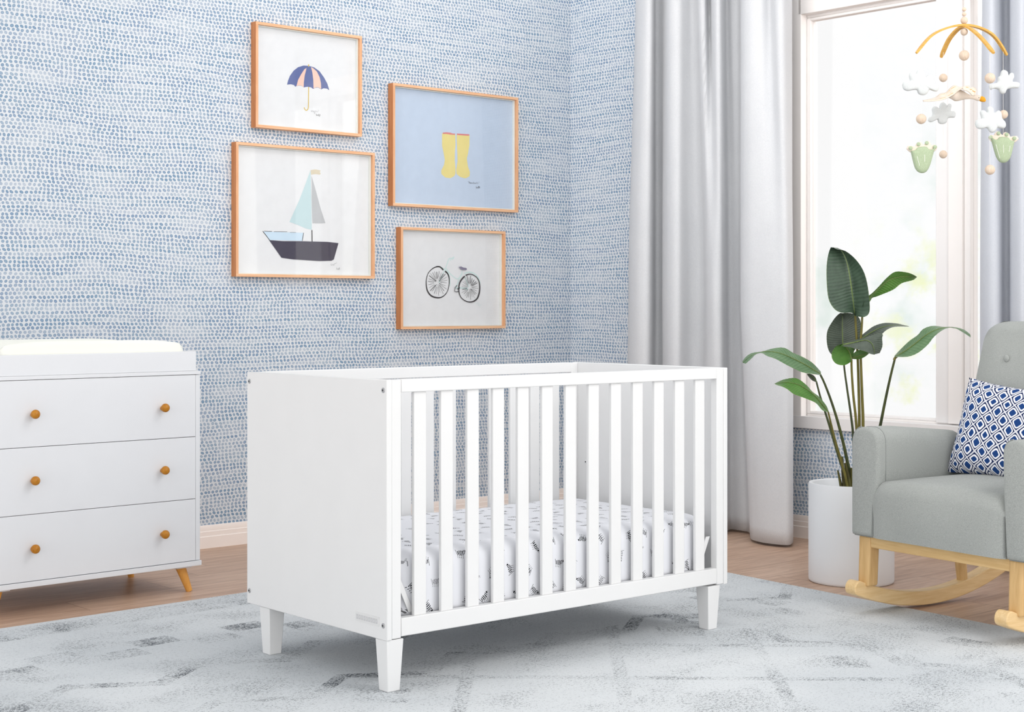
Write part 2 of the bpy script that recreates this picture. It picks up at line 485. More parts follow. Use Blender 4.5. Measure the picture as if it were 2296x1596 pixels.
win = empty('window_1', CORNER, WC-PI/2, kind='structure')
def wbox(name, mat, *bs, bevel=.003):
    mb = MB()
    for b in bs: mb.box(*b)
    return mb.build(name, mat, win, bevel=bevel)
# casing boards round the opening (outer band on the wall), then stepped inner frame and glass
c0, c1 = 1.488, 3.66
wbox('casing', M['trim'], (c0, -.022, .508, 1.552, 0.02, 2.52), (3.58, -.022, .508, c1, .02, 2.52), (1.535, -.022, 2.398, 3.58, .02, 2.52))
wbox('sill', M['winframe2'], (c0, -.026, .504, c1, .02, .560))
wbox('frame', M['trim'], (1.514, .0205, .545, 1.552, .066, 2.414), (3.56, .0205, .545, 3.60, .066, 2.414), (1.552, .0205, 2.386, 3.56, .066, 2.414), (1.552, .0205, .545, 3.56, .066, .570))
wbox('sash', M['winframe'], (1.552, .02, .570, 1.573, .06, 2.386), (1.573, .02, 2.372, 3.56, .06, 2.386), (1.573, .02, .570, 3.56, .06, .582))
wbox('mullion', M['winframe2'], (2.243, .012, .565, 2.31, .07, 2.39))
wbox('mullion', M['trim'], (2.31, .0, .565, 2.378, .075, 2.39))
wbox('mullion', M['winframe'], (2.378, .015, .565, 2.408, .075, 2.39))
MB().box(1.573, .038, .582, 2.243, .042, 2.372).build('pane', M['glass'], win)
MB().box(2.408, .038, .582, 3.56, .042, 2.372).build('pane', M['glass'], win)

# ------------------------------------------------------------------ rug
rug = MB()
def fl_pt(px, py): Y = F*H/(py-HY); return Vector(((px-CX)/F*Y, Y, 0))
rc = fl_pt(1298, 1220); ryaw = math.radians(43.5)
sk = math.tan(math.radians(8.0))
NX, NY = 90, 90; rows = []
for j in range(NY+1):
    y = -4.6*j/NY; r = []
    for i in range(NX+1):
        x = -4.4*(1-i/NX); xr = x+y*sk*(i/NX)
        r.append((xr, y, .006))
    rows.append(r)
rug.grid(rows)
ro = rug.build('area_rug', M['rug'], smooth=False)
m_ = ro.modifiers.new('Solid', 'SOLIDIFY'); m_.thickness = .006; m_.offset = -1
ro.location = rc; ro.rotation_euler.z = ryaw
tag(ro, 'large pale grey distressed area rug with faded charcoal pattern under the crib', 'rug')

# ------------------------------------------------------------------ crib
crib = empty('baby_crib', (-.3394, 4.2426, .006), .7047, label='white panel-end baby crib with vertical slats and tapered legs', cat='crib')
L, D, ZT, ZB = 1.374, .7313, .852, .143
W = M['white']
def part(name, mb, mat=W, parent=crib, bevel=.0025, **k): return mb.build(name, mat, parent, bevel=bevel, **k)
ep = part('end_panel', MB().box(0, 0, ZB, .018, D, ZT))
ep2 = part('end_panel', MB().box(L-.018, 0, ZB, L, D, ZT))
def screws(panel, xs, nx):
    for y, z in ((.016, .823), (.016, .183), (D-.016, .823), (D-.016, .183)):
        x = xs; s_ = -1 if nx < 0 else 1
        mb = MB().lathe([(.0001, 0), (.0072, 0), (.0072, .0012), (.0058, .0024), (.0001, .0024)], (x, y, z), 20, (nx, 0, 0), cap=False)
        mb.lathe([(.0001, 0), (.003, 0), (.003, .0003), (.0001, .0003)], (x+nx*.0024, y, z), 6, (nx, 0, 0), mi=1, cap=False)
        mb.build('screw', [M['screw'], M['screwdark']], panel)
screws(ep, 0, -1); screws(ep2, L, 1)
pl = MB().box(-.0015, .034, .178, 0, .146, .203)
for k in range(9):
    y = .042+k*.0115; pl.box(-.0022, y, .184, -.0015, y+.008, .197, 1)
    pl.box(-.0026, y+.002, .188, -.0022, y+.004, .193, 0)
pl.build('name_plate', [M['plate'], M['plate2']], ep)['label'] = 'small pale grey embossed plate'
for y0, y1 in ((0, .03), (D-.03, D)):
    yy0, yy1 = (y0+.002, y1)
    part('stile', MB().box(.018, yy0, ZB+.002, .050, yy1, ZT-.001)); part('stile', MB().box(L-.050, yy0, ZB+.002, L-.018, yy1, ZT-.001))
    part('top_rail', MB().box(.0505, y0+.001, .816, L-.0505, y1-.001, ZT))
    part('bottom_rail', MB().box(.0505, y0+.001, .149, L-.0505, y1-.001, .199))
    for i in range(13):
        x = .0990+.0943*i; 
        part('slat', MB().box(x, y0+.009, .1985, x+.0425, y0+.021, .8165), bevel=.002)
# inner screw heads on the end panels
for x, nx, ys in ((L-.018, -1, (D-.07, .045)),):
    for y in ys:
        mb = MB().lathe([(.0001, 0), (.0072, 0), (.0066, .002), (.0001, .002)], (x, y, .495), 18, (nx, 0, 0), cap=False)
        mb.lathe([(.0001, 0), (.003, 0), (.003, .0003), (.0001, .0003)], (x+nx*.002, y, .495), 6, (nx, 0, 0), mi=1, cap=False)
        mb.build('screw', [W, M['screwdark']], ep2)
def cleg(x0, y0):
    t = .056; i = .0065; j = .008
    b = [(x0+i, y0+i, 0), (x0+t-j, y0+i, 0), (x0+t-j, y0+t-j, 0), (x0+i, y0+t-j, 0)]
    tp = [(x0, y0, ZB), (x0+t, y0, ZB), (x0+t, y0+t, ZB), (x0, y0+t, ZB)]
    return MB().hexa(b, tp)
for a, b in ((.004, .004), (.004, D-.122), (L-.088, .004), (L-.088, D-.122)): part('leg', cleg(a, b))
# spring frame and hangers
sf = MB().box(.055, .036, .168, L-.055, .05, .184).box(.055, D-.05, .168, L-.055, D-.036, .184)
for i in range(9): sf.box(.075+i*.145, .05, .171, .10+i*.145, D-.05, .181)
part('mattress_support', sf)
for x, sgn in ((L-.052, -1), (.052, 1)):
    for y in (.0305, D-.0345):
        part('hanger', MB().hexa([(x+sgn*.045, y, .205), (x+sgn*.062, y, .205), (x+sgn*.062, y+.004, .205), (x+sgn*.045, y+.004, .205)][::sgn],
                                 [(x, y, .300), (x+sgn*.017, y, .300), (x+sgn*.017, y+.004, .300), (x, y+.004, .300)][::sgn]), bevel=.0008)

# mattress with fitted sheet (rests in the crib: a thing of its own)
def mattress():
    x0, x1, y0, y1, z0, z1 = .056, L-.054, .034, D-.034, .186, .372
    r = .048
    def rr(x0, x1, y0, y1, rad, n=9):
        pts = []
        for cx_, cy_, a0 in ((x1-rad, y1-rad, 0), (x0+rad, y1-rad, 90), (x0+rad, y0+rad, 180), (x1-rad, y0+rad, 270)):
            for k in range(n):
                a = math.radians(a0+90*k/(n-1)); pts.append((cx_+rad*math.cos(a), cy_+rad*math.sin(a)))
        return pts
    mb = MB(); rows = []; uvs = []
    prof = [(.012, z0), (.003, z0+.006), (0, z0+.02), (0, z0+.045), (0, z0+.075), (0, z1-r)]
    for k in range(1, 8): a = PI/2*k/7; prof.append((r*(1-math.cos(a)), z1-r+r*math.sin(a)))
    arc = 0; last = prof[0]
    for ins, z in prof:
        arc += math.hypot(ins-last[0], z-last[1]); last = (ins, z)
        P = rr(x0+ins, x1-ins, y0+ins, y1-ins, max(.055-ins*.6, .012))
        # densify
        Q = []
        for i in range(len(P)):
            a, b = P[i], P[(i+1) % len(P)]; d = math.hypot(a[0]-b[0], a[1]-b[1]); n = max(1, int(d/.03))
            n = {True: 1}.get(d < .03, 40 if abs(a[0]-b[0]) > .5 else 20)
            for k in range(n): Q.append((a[0]+(b[0]-a[0])*k/n, a[1]+(b[1]-a[1])*k/n))
        rows.append([(p[0], p[1], z+.0016*math.sin(p[0]*37+z*60)*(1 if ins > 0 else .4)) for p in Q])
        uvs.append([((p[0]*.8+p[1]*1.0) if (p[0] < x0+.08 or p[0] > x1-.08) else p[0], arc) for p in Q])
    mb.grid(rows, closed=True, uvs=uvs)
    # top as a grid of concentric shrinking loops with planar uv
    Q = rows[-1]; cx_, cy_ = (x0+x1)/2, (y0+y1)/2
    last = [Vector(q) for q in Q]
    rows2 = [Q]; uv2 = [[(q[0], arc+(q[1]-y0)) for q in Q]]
    for k in range(1, 9):
        t = k/8
        R = [(cx_+(q[0]-cx_)*(1-t)+ (q[0]-cx_)*0, cy_+(q[1]-cy_)*(1-t), z1+.005*math.sin(t*PI/2)) for q in Q]
        rows2.append(R); uv2.append([(q[0], arc+(q[1]-y0)) for q in R])
    mb.grid(rows2, closed=True, uvs=uv2)
    return mb
mt = mattress().build('crib_mattress', M['sheet'], angle=60)
mt.location = crib.location; mt.rotation_euler.z = .7047
tag(mt, 'white fitted-sheet mattress printed with small black zebras, lying in the crib', 'mattress')

# ------------------------------------------------------------------ dresser
dr = empty('dresser', (-1.1679, 5.8124, 0), .7558, label='white three-drawer dresser with round wooden knobs and splayed oak legs', cat='dresser')
DL, DD = -.802, .50
Wd = M['dresser']
def dp(name, mb, mat=Wd, **k): return mb.build(name, mat, dr, **{'bevel': .0015, **k})
dp('body', MB().box(DL, .020, .118, .0115, DD, .806).box(-.008+.0, .0005, .118, .0115, .02, .806).box(DL, .0005, .118, DL+.0195, .02, .806)
   .box(DL+.02, .012, .118, -.008, .0199, .806, 1), [Wd, M['gap']])
dp('top_board', MB().box(DL-.002, -.003, .8075, .0125, DD, .8205))
dp('bottom_board', MB().box(DL-.003, -.005, .098, .015, DD, .1165))
knob_prof = [(.0001, 0), (.0085, 0), (.0085, .004), (.0065, .009), (.008, .014), (.0125, .019), (.0155, .025), (.0160, .030), (.0140, .036), (.008, .0405), (.0001, .0415)]
for z0, z1, kz in ((.5775, .8060, .688), (.3472, .5758, .4610), (.1182, .3455, .2280)):
    d = dp('drawer', MB().box(DL+.0215, -.0015, z0, -.0095, .012, z1))
    for kx in (-.150, DL+.148):
        MB().lathe(knob_prof, (kx, -.0015, kz), 28, (-.12, -1, .10), cap=False).build('knob', M['knob'], d)
for x in (-.045, DL+.045):
    for y in (.05, DD-.06):
        sx = .030 if x > -.4 else -.030
        sy = -.018 if y < .2 else .018
        lg = MB().tube([(x, y, .098), (x+sx, y+sy, .0)], [.0195, .0115], 24)
        dp('leg', lg, M['leg'], bevel=.001)
        dp('leg_plate', MB().box(x-.035, y-.035, .091, x+.03, y+.035, .098), bevel=.001)
# changing tray
tr = empty('changing_tray', dr.location, .7558, label='white open changing tray standing on top of the dresser', cat='changing tray')
TX0, TX1 = DL+.004, -.004
MB().box(TX0, .002, .8207, TX1, .016, .893).build('front_board', Wd, tr, bevel=.002)
MB().box(TX0, .46, .8207, TX1, .474, .893).build('back_board', Wd, tr, bevel=.002)
MB().box(TX0, .0165, .8207, TX0+.014, .4595, .893).build('side_board', Wd, tr, bevel=.002)
MB().box(TX1-.014, .0165, .8207, TX1, .4595, .893).build('side_board', Wd, tr, bevel=.002)
# contoured changing pad
def pad():
    x0, x1, y0, y1 = TX0+.030, TX1-.024, .022, .455
    nx, ny = 60, 30; rows = []
    for j in range(ny+1):
        v = -1+2*j/ny; r = []
        for i in range(nx+1):
            u = -1+2*i/nx
            e = (abs(u)**14+abs(v)**10)
            top = .880+.072*abs(v)**2.2
            rx = max(0., (abs(u)-.90)/.10); ry = max(0., (abs(v)-.86)/.14)
            drop = 1-math.sqrt(max(0., 1-min(1., rx**2)))
            dropy = 1-math.sqrt(max(0., 1-min(1., ry**2)))
            z = top-.052*drop-.030*dropy-.016*max(0, (abs(u)-.45)/.55)**2
            sx = 1-.0*ry; r.append(((x0+x1)/2+u*(x1-x0)/2*(1-.03*ry*ry), (y0+y1)/2+v*(y1-y0)/2, z))
        rows.append(r)
    mb = MB().grid(rows)
    # skirt and bottom
    n = len(mb.v); m = nx+1
    bd = [(0, i) for i in range(m)]+[(j, nx) for j in range(1, ny+1)]+[(ny, i) for i in range(nx-1, -1, -1)]+[(j, 0) for j in range(ny-1, 0, -1)]
    idx = [j*m+i for j, i in bd]
    for k in idx: x, y, z = mb.v[k]; mb.v.append((x, y, .823))
    K = len(idx)
    for k in range(K): mb.face([idx[k], idx[(k+1) % K], n+(k+1) % K, n+k])
    mb.face([n+k for k in range(K)])
    return mb
po = pad().build('changing_pad', M['pad'], angle=50); po.location = dr.location; po.rotation_euler.z = .7558
tag(po, 'cream contoured changing pad lying in the white tray on the dresser', 'changing pad')

# ------------------------------------------------------------------ pictures
def stroke(mb, pts, w, y, mi, n=None):
    pts = [Vector((p[0], p[1])) for p in pts]
    if n: pts = [Vector((p.x, p.y)) for p in cat_spline([(p.x, p.y) for p in pts], n)]
    N = len(pts); base = len(mb.v)
    for i, p in enumerate(pts):
        t = (pts[min(i+1, N-1)]-pts[max(i-1, 0)])
        if t.length < 1e-9: t = Vector((1, 0))
        t.normalize(); nn = Vector((-t.y, t.x)); ww = (w[i] if isinstance(w, list) else w)/2
        for s_ in (1, -1): q = p+nn*ww*s_; mb.v.append((q.x, y, q.y))
    for i in range(N-1): mb.face([base+2*i, base+2*i+1, base+2*i+3, base+2*i+2], mi)

def picture(name, label, rect, quad, zoom, paper, draw):
    """rect: x0,x1,z0,z1 on the wall; quad: its four corners in the photo (for reading the drawing off it); zoom: (factor, ox, oy)"""
    x0, x1, z0, z1 = rect; cx_, cz_ = (x0+x1)/2, (z0+z1)/2
    root = empty(name, CORNER+AL*cx_+Vector((0, 0, cz_)), WC, label=label, cat='framed picture', group='framed prints on the dotted wall')
    hx, hz = (x1-x0)/2, (z1-z0)/2; fw = .0125; dp_ = -.040
    mb = MB(); mb.box(-hx, dp_, -hz, hx, -.001, -hz+fw).box(-hx, dp_, hz-fw, hx, -.001, hz)
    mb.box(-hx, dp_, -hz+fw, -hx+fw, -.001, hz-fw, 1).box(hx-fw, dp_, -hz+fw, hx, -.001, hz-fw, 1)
    mb.box(-hx-.0008, dp_+.001, -hz+.0005, -hx+.0004, -.001, hz-.0005, 2)  # thin skin on the outer left face, carries the painted shade
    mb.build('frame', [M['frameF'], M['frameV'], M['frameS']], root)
    sp = MB(); a = fw+.0005; t = .004
    sp.box(-hx+a, -.026, -hz+a, hx-a, -.0115, -hz+a+t).box(-hx+a, -.026, hz-a-t, hx-a, -.0115, hz-a)
    sp.box(-hx+a, -.026, -hz+a+t, -hx+a+t, -.0115, hz-a-t).box(hx-a-t, -.026, -hz+a+t, hx-a, -.0115, hz-a-t)
    sp.build('spacer', A['spacer'], root)
    pr = MB(); pr.box(-hx+fw, -.011, -hz+fw, hx-fw, -.002, hz-fw, 0)
    mats = [A[paper]]; names = [paper]
    def mi(k):
        if k not in names: names.append(k); mats.append(A[k])
        return names.index(k)
    (tl, tr_, brq, blq) = quad
    def cv(p):
        px, py = p[0]/zoom[0]+zoom[1], p[1]/zoom[0]+zoom[2]
        lx, _ = onwall(px, py, -.012, False)
        w = (px-tl[0])/(tr_[0]-tl[0]); ty = tl[1]+(tr_[1]-tl[1])*w; by = blq[1]+(brq[1]-blq[1])*w
        vv = (py-ty)/(by-ty)
        zz = z1-(z1-z0)*vv
        return (lx-cx_, zz-cz_)
    lay = [0]
    def poly(pts, k, n=0):
        lay[0] += 1; y = -.0112-.00012*lay[0]
        q = [cv(p) for p in pts]
        if n: q = [(p.x, p.y) for p in cat_spline(q+[q[0]], n)][:-1]
        b = len(pr.v); pr.v += [(p[0], y, p[1]) for p in q]; pr.face(list(range(b, b+len(q))), mi(k))
    def line(pts, k, w, n=0):
        lay[0] += 1; q = [cv(p) for p in pts]
        stroke(pr, q, w, -.0112-.00012*lay[0], mi(k), n or None)
    draw(poly, line)
    pr.build('print', mats, root, fix=False, smooth=False)
    MB().box(-hx+fw, -.030, -hz+fw, hx-fw, -.028, hz-fw).build('glass', M['pglass'], root)
    return root

def d_umb(poly, line):
    N, P = 'navy', 'peach'
    poly([(817, 942), (828, 895), (850, 840), (890, 782), (940, 742), (1000, 722), (1060, 724), (1120, 740), (1180, 782), (1230, 850), (1268, 920), (1290, 992), (1262, 975), (1225, 972), (1200, 985), (1165, 965), (1135, 968), (1110, 983), (1085, 965), (1045, 960), (1003, 968), (975, 950), (945, 950), (925, 955), (908, 962), (895, 945), (860, 936)], N)
    poly([(1035, 748), (1010, 765), (975, 820), (940, 885), (922, 955), (945, 948), (975, 948), (1002, 968), (1006, 900), (1015, 830), (1028, 780)], P)
    poly([(1085, 738), (1100, 800), (1110, 880), (1113, 978), (1140, 963), (1165, 962), (1198, 980), (1196, 920), (1182, 850), (1150, 785), (1110, 750)], P)
    line([(1058, 708), (1058, 732)], 'gold', .006)
    line([(1058, 962), (1057, 1060), (1055, 1180), (1048, 1215), (1030, 1225), (1015, 1212), (1008, 1192)], 'gold', .0042, 20)
    line([(1085, 1225), (1090, 1240), (1100, 1222), (1108, 1242), (1118, 1228), (1125, 1262), (1135, 1228), (1150, 1238), (1165, 1232)], 'pen', .0009, 40)
    line([(1165, 1215), (1168, 1226)], 'pen', .0009); line([(1142, 1260), (1146, 1282), (1155, 1270), (1165, 1282), (1172, 1262), (1178, 1290), (1188, 1265)], 'ink', .0012, 30)
picture('framed_picture', 'wood-framed print of a blue and peach umbrella, upper left of the group', (-1.982, -1.397, 1.864, 2.338),
        [(574.2, 49.1), (812.8, 79.8), (810.8, 302.4), (573.8, 289.1)], (4.9875, 480, 0), 'paper', d_umb)

def d_boat(poly, line):
    poly([(1000, 340), (1050, 330), (1110, 342), (1098, 360), (1110, 375), (1100, 388), (1050, 382), (1004, 390)], 'sand')
    poly([(998, 340), (940, 500), (880, 660), (770, 908), (850, 935), (950, 975), (1012, 988), (1012, 900), (1006, 600)], 'sail')
    poly([(1010, 402), (1050, 540), (1110, 760), (1160, 910), (1100, 916), (1020, 915), (1012, 700)], 'grey')
    poly([(485, 1022), (920, 1022), (908, 1112), (548, 1112)], 'sky')
    line([(480, 1018), (515, 1062), (556, 1116)], 'ink', .003); line([(495, 1017), (580, 1018)], 'ink', .002); line([(600, 1020), (745, 1016)], 'ink', .0015)
    line([(775, 1022), (840, 1021)], 'ink', .0012); line([(922, 1022), (908, 1110)], 'ink', .003)
    line([(1013, 990), (1015, 1118)], 'ink', .005)
    poly([(548, 1114), (700, 1120), (900, 1114), (1180, 1112), (1300, 1122), (1278, 1200), (1250, 1300), (1225, 1314), (1090, 1323), (800, 1315), (682, 1302), (620, 1215)], 'hull')
    line([(1222, 1345), (1218, 1360), (1232, 1362), (1240, 1350), (1250, 1365), (1258, 1345), (1275, 1340)], 'pen', .0010, 30)
    line([(1278, 1330), (1280, 1342)], 'pen', .0009); line([(1280, 1385), (1282, 1405), (1292, 1398), (1300, 1408), (1308, 1385), (1312, 1408)], 'pen', .0012, 30)
picture('framed_picture', 'wood-framed print of a sailboat with dark hull, lower left of the group', (-2.084, -1.322, 1.194, 1.792),
        [(529.3, 319.3), (841.5, 342), (839.4, 618), (530.3, 626.3)], (4.837, 490, 310), 'paper', d_boat)

def d_boots(poly, line):
    poly([(752, 630), (910, 640), (912, 760), (905, 850), (904, 950), (912, 1050), (912, 1110), (895, 1140), (850, 1166), (790, 1160), (745, 1122), (742, 1080), (775, 1010), (785, 950), (770, 860), (752, 780)], 'yellow')
    poly([(925, 640), (1080, 640), (1078, 760), (1062, 860), (1047, 920), (1060, 1010), (1084, 1080), (1080, 1130), (1030, 1158), (970, 1145), (925, 1112), (920, 1070), (936, 960), (934, 860)], 'yellow')
    poly([(760, 622), (800, 616), (850, 618), (880, 628), (908, 628), (905, 644), (850, 642), (800, 636), (762, 638)], 'red')
    poly([(928, 626), (1000, 628), (1070, 628), (1080, 638), (1068, 648), (1000, 646), (930, 644)], 'red')
    G = dict(R=[[(0, 1), (0, 0), (.7, .1), (.7, .4), (.1, .5), (.8, 1)]], a=[[(.7, .5), (.2, .5), (0, .8), (.3, 1), (.7, .7), (.7, .5), (.8, 1)]], i=[[(.3, .5), (.3, 1)], [(.3, .25), (.3, .32)]],
             n=[[(0, .5), (.05, 1)], [(.05, .7), (.4, .5), (.7, .6), (.7, 1)]], b=[[(0, 0), (0, 1), (.5, 1), (.7, .75), (.4, .5), (0, .65)]], o=[[(.4, .5), (0, .7), (.3, 1), (.7, .8), (.4, .5)]],
             t=[[(.3, .05), (.3, .9), (.6, 1)], [(0, .35), (.7, .3)]], s=[[(.7, .5), (.2, .55), (.6, .8), (.1, 1)]])
    G['"'] = [[(.1, 0), (.1, .25)], [(.5, 0), (.5, .25)]]
    x = 1062
    for ch in '"Rain boots"':
        for st in G.get(ch, []): line([(x+p[0]*9, 1192+p[1]*24) for p in st], 'ink', .0011)
        x += 12 if ch not in ' i' else 8
    line([(1155, 1245), (1158, 1270), (1166, 1256), (1176, 1266), (1184, 1240), (1188, 1268), (1194, 1244), (1200, 1266)], 'ink', .0013, 40)
picture('framed_picture', 'wood-framed print of yellow rain boots on pale blue, upper right of the group', (-1.214, -.408, 1.546, 2.136),
        [(882.9, 189.8), (1164.8, 215.7), (1159.8, 467.6), (880, 470.4)], (5.32, 850, 180), 'bluepaper', d_boots)

def d_bike(poly, line):
    def wheel(pts, w, hub, seed, rx, ry):
        line(pts, 'ink', w, 60)
        R = random.Random(seed)
        for k in range(26):
            a = 2*PI*k/26+R.uniform(-.05, .05); r1 = R.uniform(.12, .35); r2 = R.uniform(.72, .93)
            line([(hub[0]+rx*r1*math.cos(a), hub[1]+ry*r1*math.sin(a)), (hub[0]+rx*r2*math.cos(a+.03), hub[1]+ry*r2*math.sin(a+.03))], 'ink', R.choice([.0012, .0018, .0028, .0012]))
    m = 'mint'
    line([(725, 605), (780, 640), (830, 690), (852, 770), (855, 870)], m, .005, 20)
    line([(1050, 690), (1110, 668), (1170, 675), (1230, 720), (1262, 790), (1262, 860)], m, .007, 20)
    line([(910, 460), (890, 495), (860, 482), (835, 500), (815, 560), (790, 625), (740, 740), (700, 830)], m, .0055, 30)
    line([(905, 465), (868, 490), (858, 520)], m, .004); line([(800, 625), (860, 700), (955, 765), (1010, 700), (1022, 650)], m, .0055, 24)
    line([(1022, 690), (975, 780), (930, 900), (950, 890), (1100, 890)], m, .006); line([(975, 880), (1100, 905)], m, .006); line([(1050, 720), (1115, 870)], m, .006)
    W1 = [(762, 648), (735, 622), (715, 608), (680, 605), (620, 630), (560, 690), (533, 760), (525, 840), (540, 940), (590, 1010), (660, 1035), (730, 1030), (790, 985), (825, 920), (843, 820), (838, 740), (815, 690), (785, 665)]
    wheel(W1, [.006+.002*math.sin(i*.2+2) for i in range(60)], (682, 825), 3, 155, 205)
    W2 = [(1062, 712), (1110, 695), (1160, 700), (1215, 735), (1248, 790), (1258, 870), (1250, 950), (1225, 1020), (1175, 1065), (1110, 1078), (1050, 1060), (1000, 1020), (975, 960), (970, 880), (985, 810), (1020, 755), (1050, 725)]
    wheel(W2, [.006+.002*math.sin(i*.2+3) for i in range(60)], (1115, 880), 5, 138, 185)
    line([(940, 855), (912, 885), (905, 940), (935, 945), (968, 935)], 'ink', .0035)
    line([(945, 900), (960, 905), (975, 885)], 'ink', .006)
    poly([(960, 600), (995, 592), (1025, 606), (1065, 612), (1076, 625), (1065, 640), (1010, 640), (980, 622)], 'seat')
    line([(1190, 1085), (1205, 1095), (1225, 1082), (1240, 1100), (1238, 1120), (1255, 1125), (1272, 1100)], 'mint', .0016, 30)
picture('framed_picture', 'wood-framed print of a bicycle, lower right and smallest of the group', (-1.166, -.496, .952, 1.446),
        [(899.3, 511.7), (1135.6, 515.5), (1131.5, 730.5), (899.3, 744)], (6.138, 870, 500), 'paper', d_bike)

# ------------------------------------------------------------------ curtains
def curtain(name, cols, zt, zb, mat, nz=40, npt=220, hem=None, **k):
    """cols: (px_top, px_mid, px_bot, off_top, off_mid, off_bot)"""
    rows = []
    for j in range(nz+1):
        t = j/nz                                # 0 top, 1 bottom
        def q(a, b, c): 
            if t < .62: w = t/.62; w = w*w*(3-2*w); return a+(b-a)*w
            w = (t-.62)/.38; return b+(c-b)*w
        P = []
        for c in cols:
            off = q(c[3], c[4], c[5]); px = q(c[0], c[1], c[2])
            s, _ = onwall(px, 0, -off, True); P.append((s, -off, 0))
        Q = cat_spline(P, npt)
        z = zt+(zb-zt)*t
        rows.append([CORNER+AR*p.x-NR*(-p.y)+Vector((0, 0, z)) for p in Q])
    o = MB().grid(rows).build(name, mat, angle=80, fix=False)
    s = o.modifiers.new('Solid', 'SOLIDIFY'); s.thickness = .002; s.offset = 0
    return o
c1 = [(1426, 1409, 1403, .15, .15, .16), (1432, 1414, 1408, .21, .22, .21), (1448, 1432, 1428, .24, .25, .24), (1462, 1456, 1450, .22, .22, .22), (1469, 1470, 1466, .12, .10, .10),
      (1482, 1484, 1486, .11, .10, .11), (1490, 1486, 1490, .15, .16, .16), (1500, 1498, 1502, .22, .24, .23), (1522, 1522, 1520, .21, .24, .22), (1538, 1545, 1540, .15, .14, .14), (1550, 1566, 1556, .11, .10, .11),
      (1562, 1578, 1570, .13, .11, .12), (1566, 1581, 1578, .20, .14, .17), (1578, 1586, 1588, .20, .21, .21), (1590, 1600, 1606, .12, .24, .22), (1600, 1616, 1622, .22, .22, .21), (1614, 1626, 1632, .22, .16, .14), (1626, 1634, 1640, .10, .10, .10),
      (1640, 1650, 1664, .10, .09, .10), (1658, 1660, 1680, .10, .12, .12), (1664, 1662, 1684, .22, .26, .27), (1680, 1676, 1700, .25, .30, .31), (1706, 1706, 1722, .23, .30, .32), (1724, 1740, 1750, .18, .29, .31),
      (1736, 1764, 1768, .24, .27, .29), (1752, 1774, 1776, .24, .21, .24), (1766, 1778, 1778, .17, .15, .18), (1776, 1776, 1772, .11, .10, .12)]
cl = curtain('curtain', c1, 2.78, .012, M['curtain'])
tag(cl, 'white linen floor-length curtain left of the window, between corner and planter', 'curtain', 'window curtains')
c2 = [(2204, 2198, 2196, .10, .10, .10), (2210, 2206, 2205, .17, .15, .15), (2224, 2222, 2222, .19, .17, .17), (2238, 2240, 2240, .14, .15, .15), (2250, 2250, 2252, .06, .07, .07), (2262, 2262, 2264, .06, .06, .06),
      (2270, 2270, 2272, .16, .14, .14), (2290, 2290, 2292, .20, .18, .18), (2310, 2310, 2312, .14, .14, .14), (2325, 2325, 2326, .06, .06, .06), (2345, 2345, 2346, .16, .15, .15), (2365, 2365, 2366, .18, .16, .16), (2390, 2390, 2392, .07, .07, .07)]
cr_ = curtain('curtain', c2, 2.78, .012, M['curtain2'], npt=120)
tag(cr_, 'sheer bluish white curtain hanging behind the rocking chair', 'curtain', 'window curtains')

# ------------------------------------------------------------------ planter and plant
PY = 6.066; PC = fl_pt(1908.5, 1302)
pl_ = MB().lathe([(.0001, 0), (.156, 0), (.1615, .004), (.1625, .012), (.1625, .374), (.160, .380), (.148, .380), (.1445, .376), (.1445, .345), (.0001, .345)], (0, 0, 0), 72, cap=False)
plo = pl_.build('planter', M['pot'], angle=50); plo.location = PC
tag(plo, 'tall white cylindrical planter beside the rocking chair', 'planter')
plant = empty('potted_plant', PC+Vector((0, 0, .345)), label='bird of paradise plant with large green leaves growing in the white planter', cat='plant')
PW = Matrix.Translation(PC+Vector((0, 0, .345)))
INV = PW.inverted()
ZF = 2.752
def zp(p, dy=0.0): return INV @ at(p[0]/ZF+1640, p[1]/ZF+540, PC.y+dy)
def leaf(mat, mid, left, right, dm=0., dl=.0, dr_=.0, bow=0., rip=.0035, n=46):
    """mid / left / right: photo outlines, dm dl dr: depth at (base, tip) of each line"""
    def dd(d, t): return d if not isinstance(d, tuple) else d[0]+(d[1]-d[0])*t
    a = cat_spline(mid, n); b = cat_spline(left, n); c = cat_spline(right, n)
    rows = []; uvs = []
    for i in range(n):
        t = i/(n-1); r = []; uv = []
        m_ = zp(a[i], dd(dm, t)+bow*math.sin(t*PI)); l_ = zp(b[i], dd(dl, t)+bow*math.sin(t*PI)); r_ = zp(c[i], dd(dr_, t)+bow*math.sin(t*PI))
        for k in range(-6, 7):
            s = abs(k)/6; e = l_ if k < 0 else r_
            p = m_.lerp(e, s)
            rp = rip*math.sin((t-s*.10)*150/1.0)*math.sin(min(1, s*1.2)*PI*.55)*math.sin(min(1, t*3)*PI/2)
            p = p+Vector((0, rp-.012*math.sin(s*PI)*0, rp*.25))
            r.append(p); uv.append((t, .5+.5*k/6))
        rows.append(r); uvs.append(uv)
    mb = MB().grid(rows, uvs=uvs)
    # midrib
    rib = MB()
    o = mb.build('leaf', M[mat], plant, angle=80, fix=False, sub=1)
    rib.tube([zp(a[i], dd(dm, i/(n-1))+bow*math.sin(i/(n-1)*PI)-.002) for i in range(0, n, 3)], [.0024*(1-i/n)+.0005 for i in range(0, n, 3)], 8).build('midrib', M['rib'], o)
    return o
leaf('leafdark', [(763, 462), (752, 380), (740, 270), (722, 160), (700, 90), (672, 50), (625, 40)],
     [(763, 462), (740, 443), (680, 443), (635, 420), (600, 360), (588, 260), (587, 160), (597, 85), (613, 38)],
     [(763, 462), (790, 468), (822, 469), (850, 445), (853, 380), (838, 262), (812, 180), (765, 112), (703, 62), (650, 52), (625, 38)], 0., -.03, -.06, -.02)
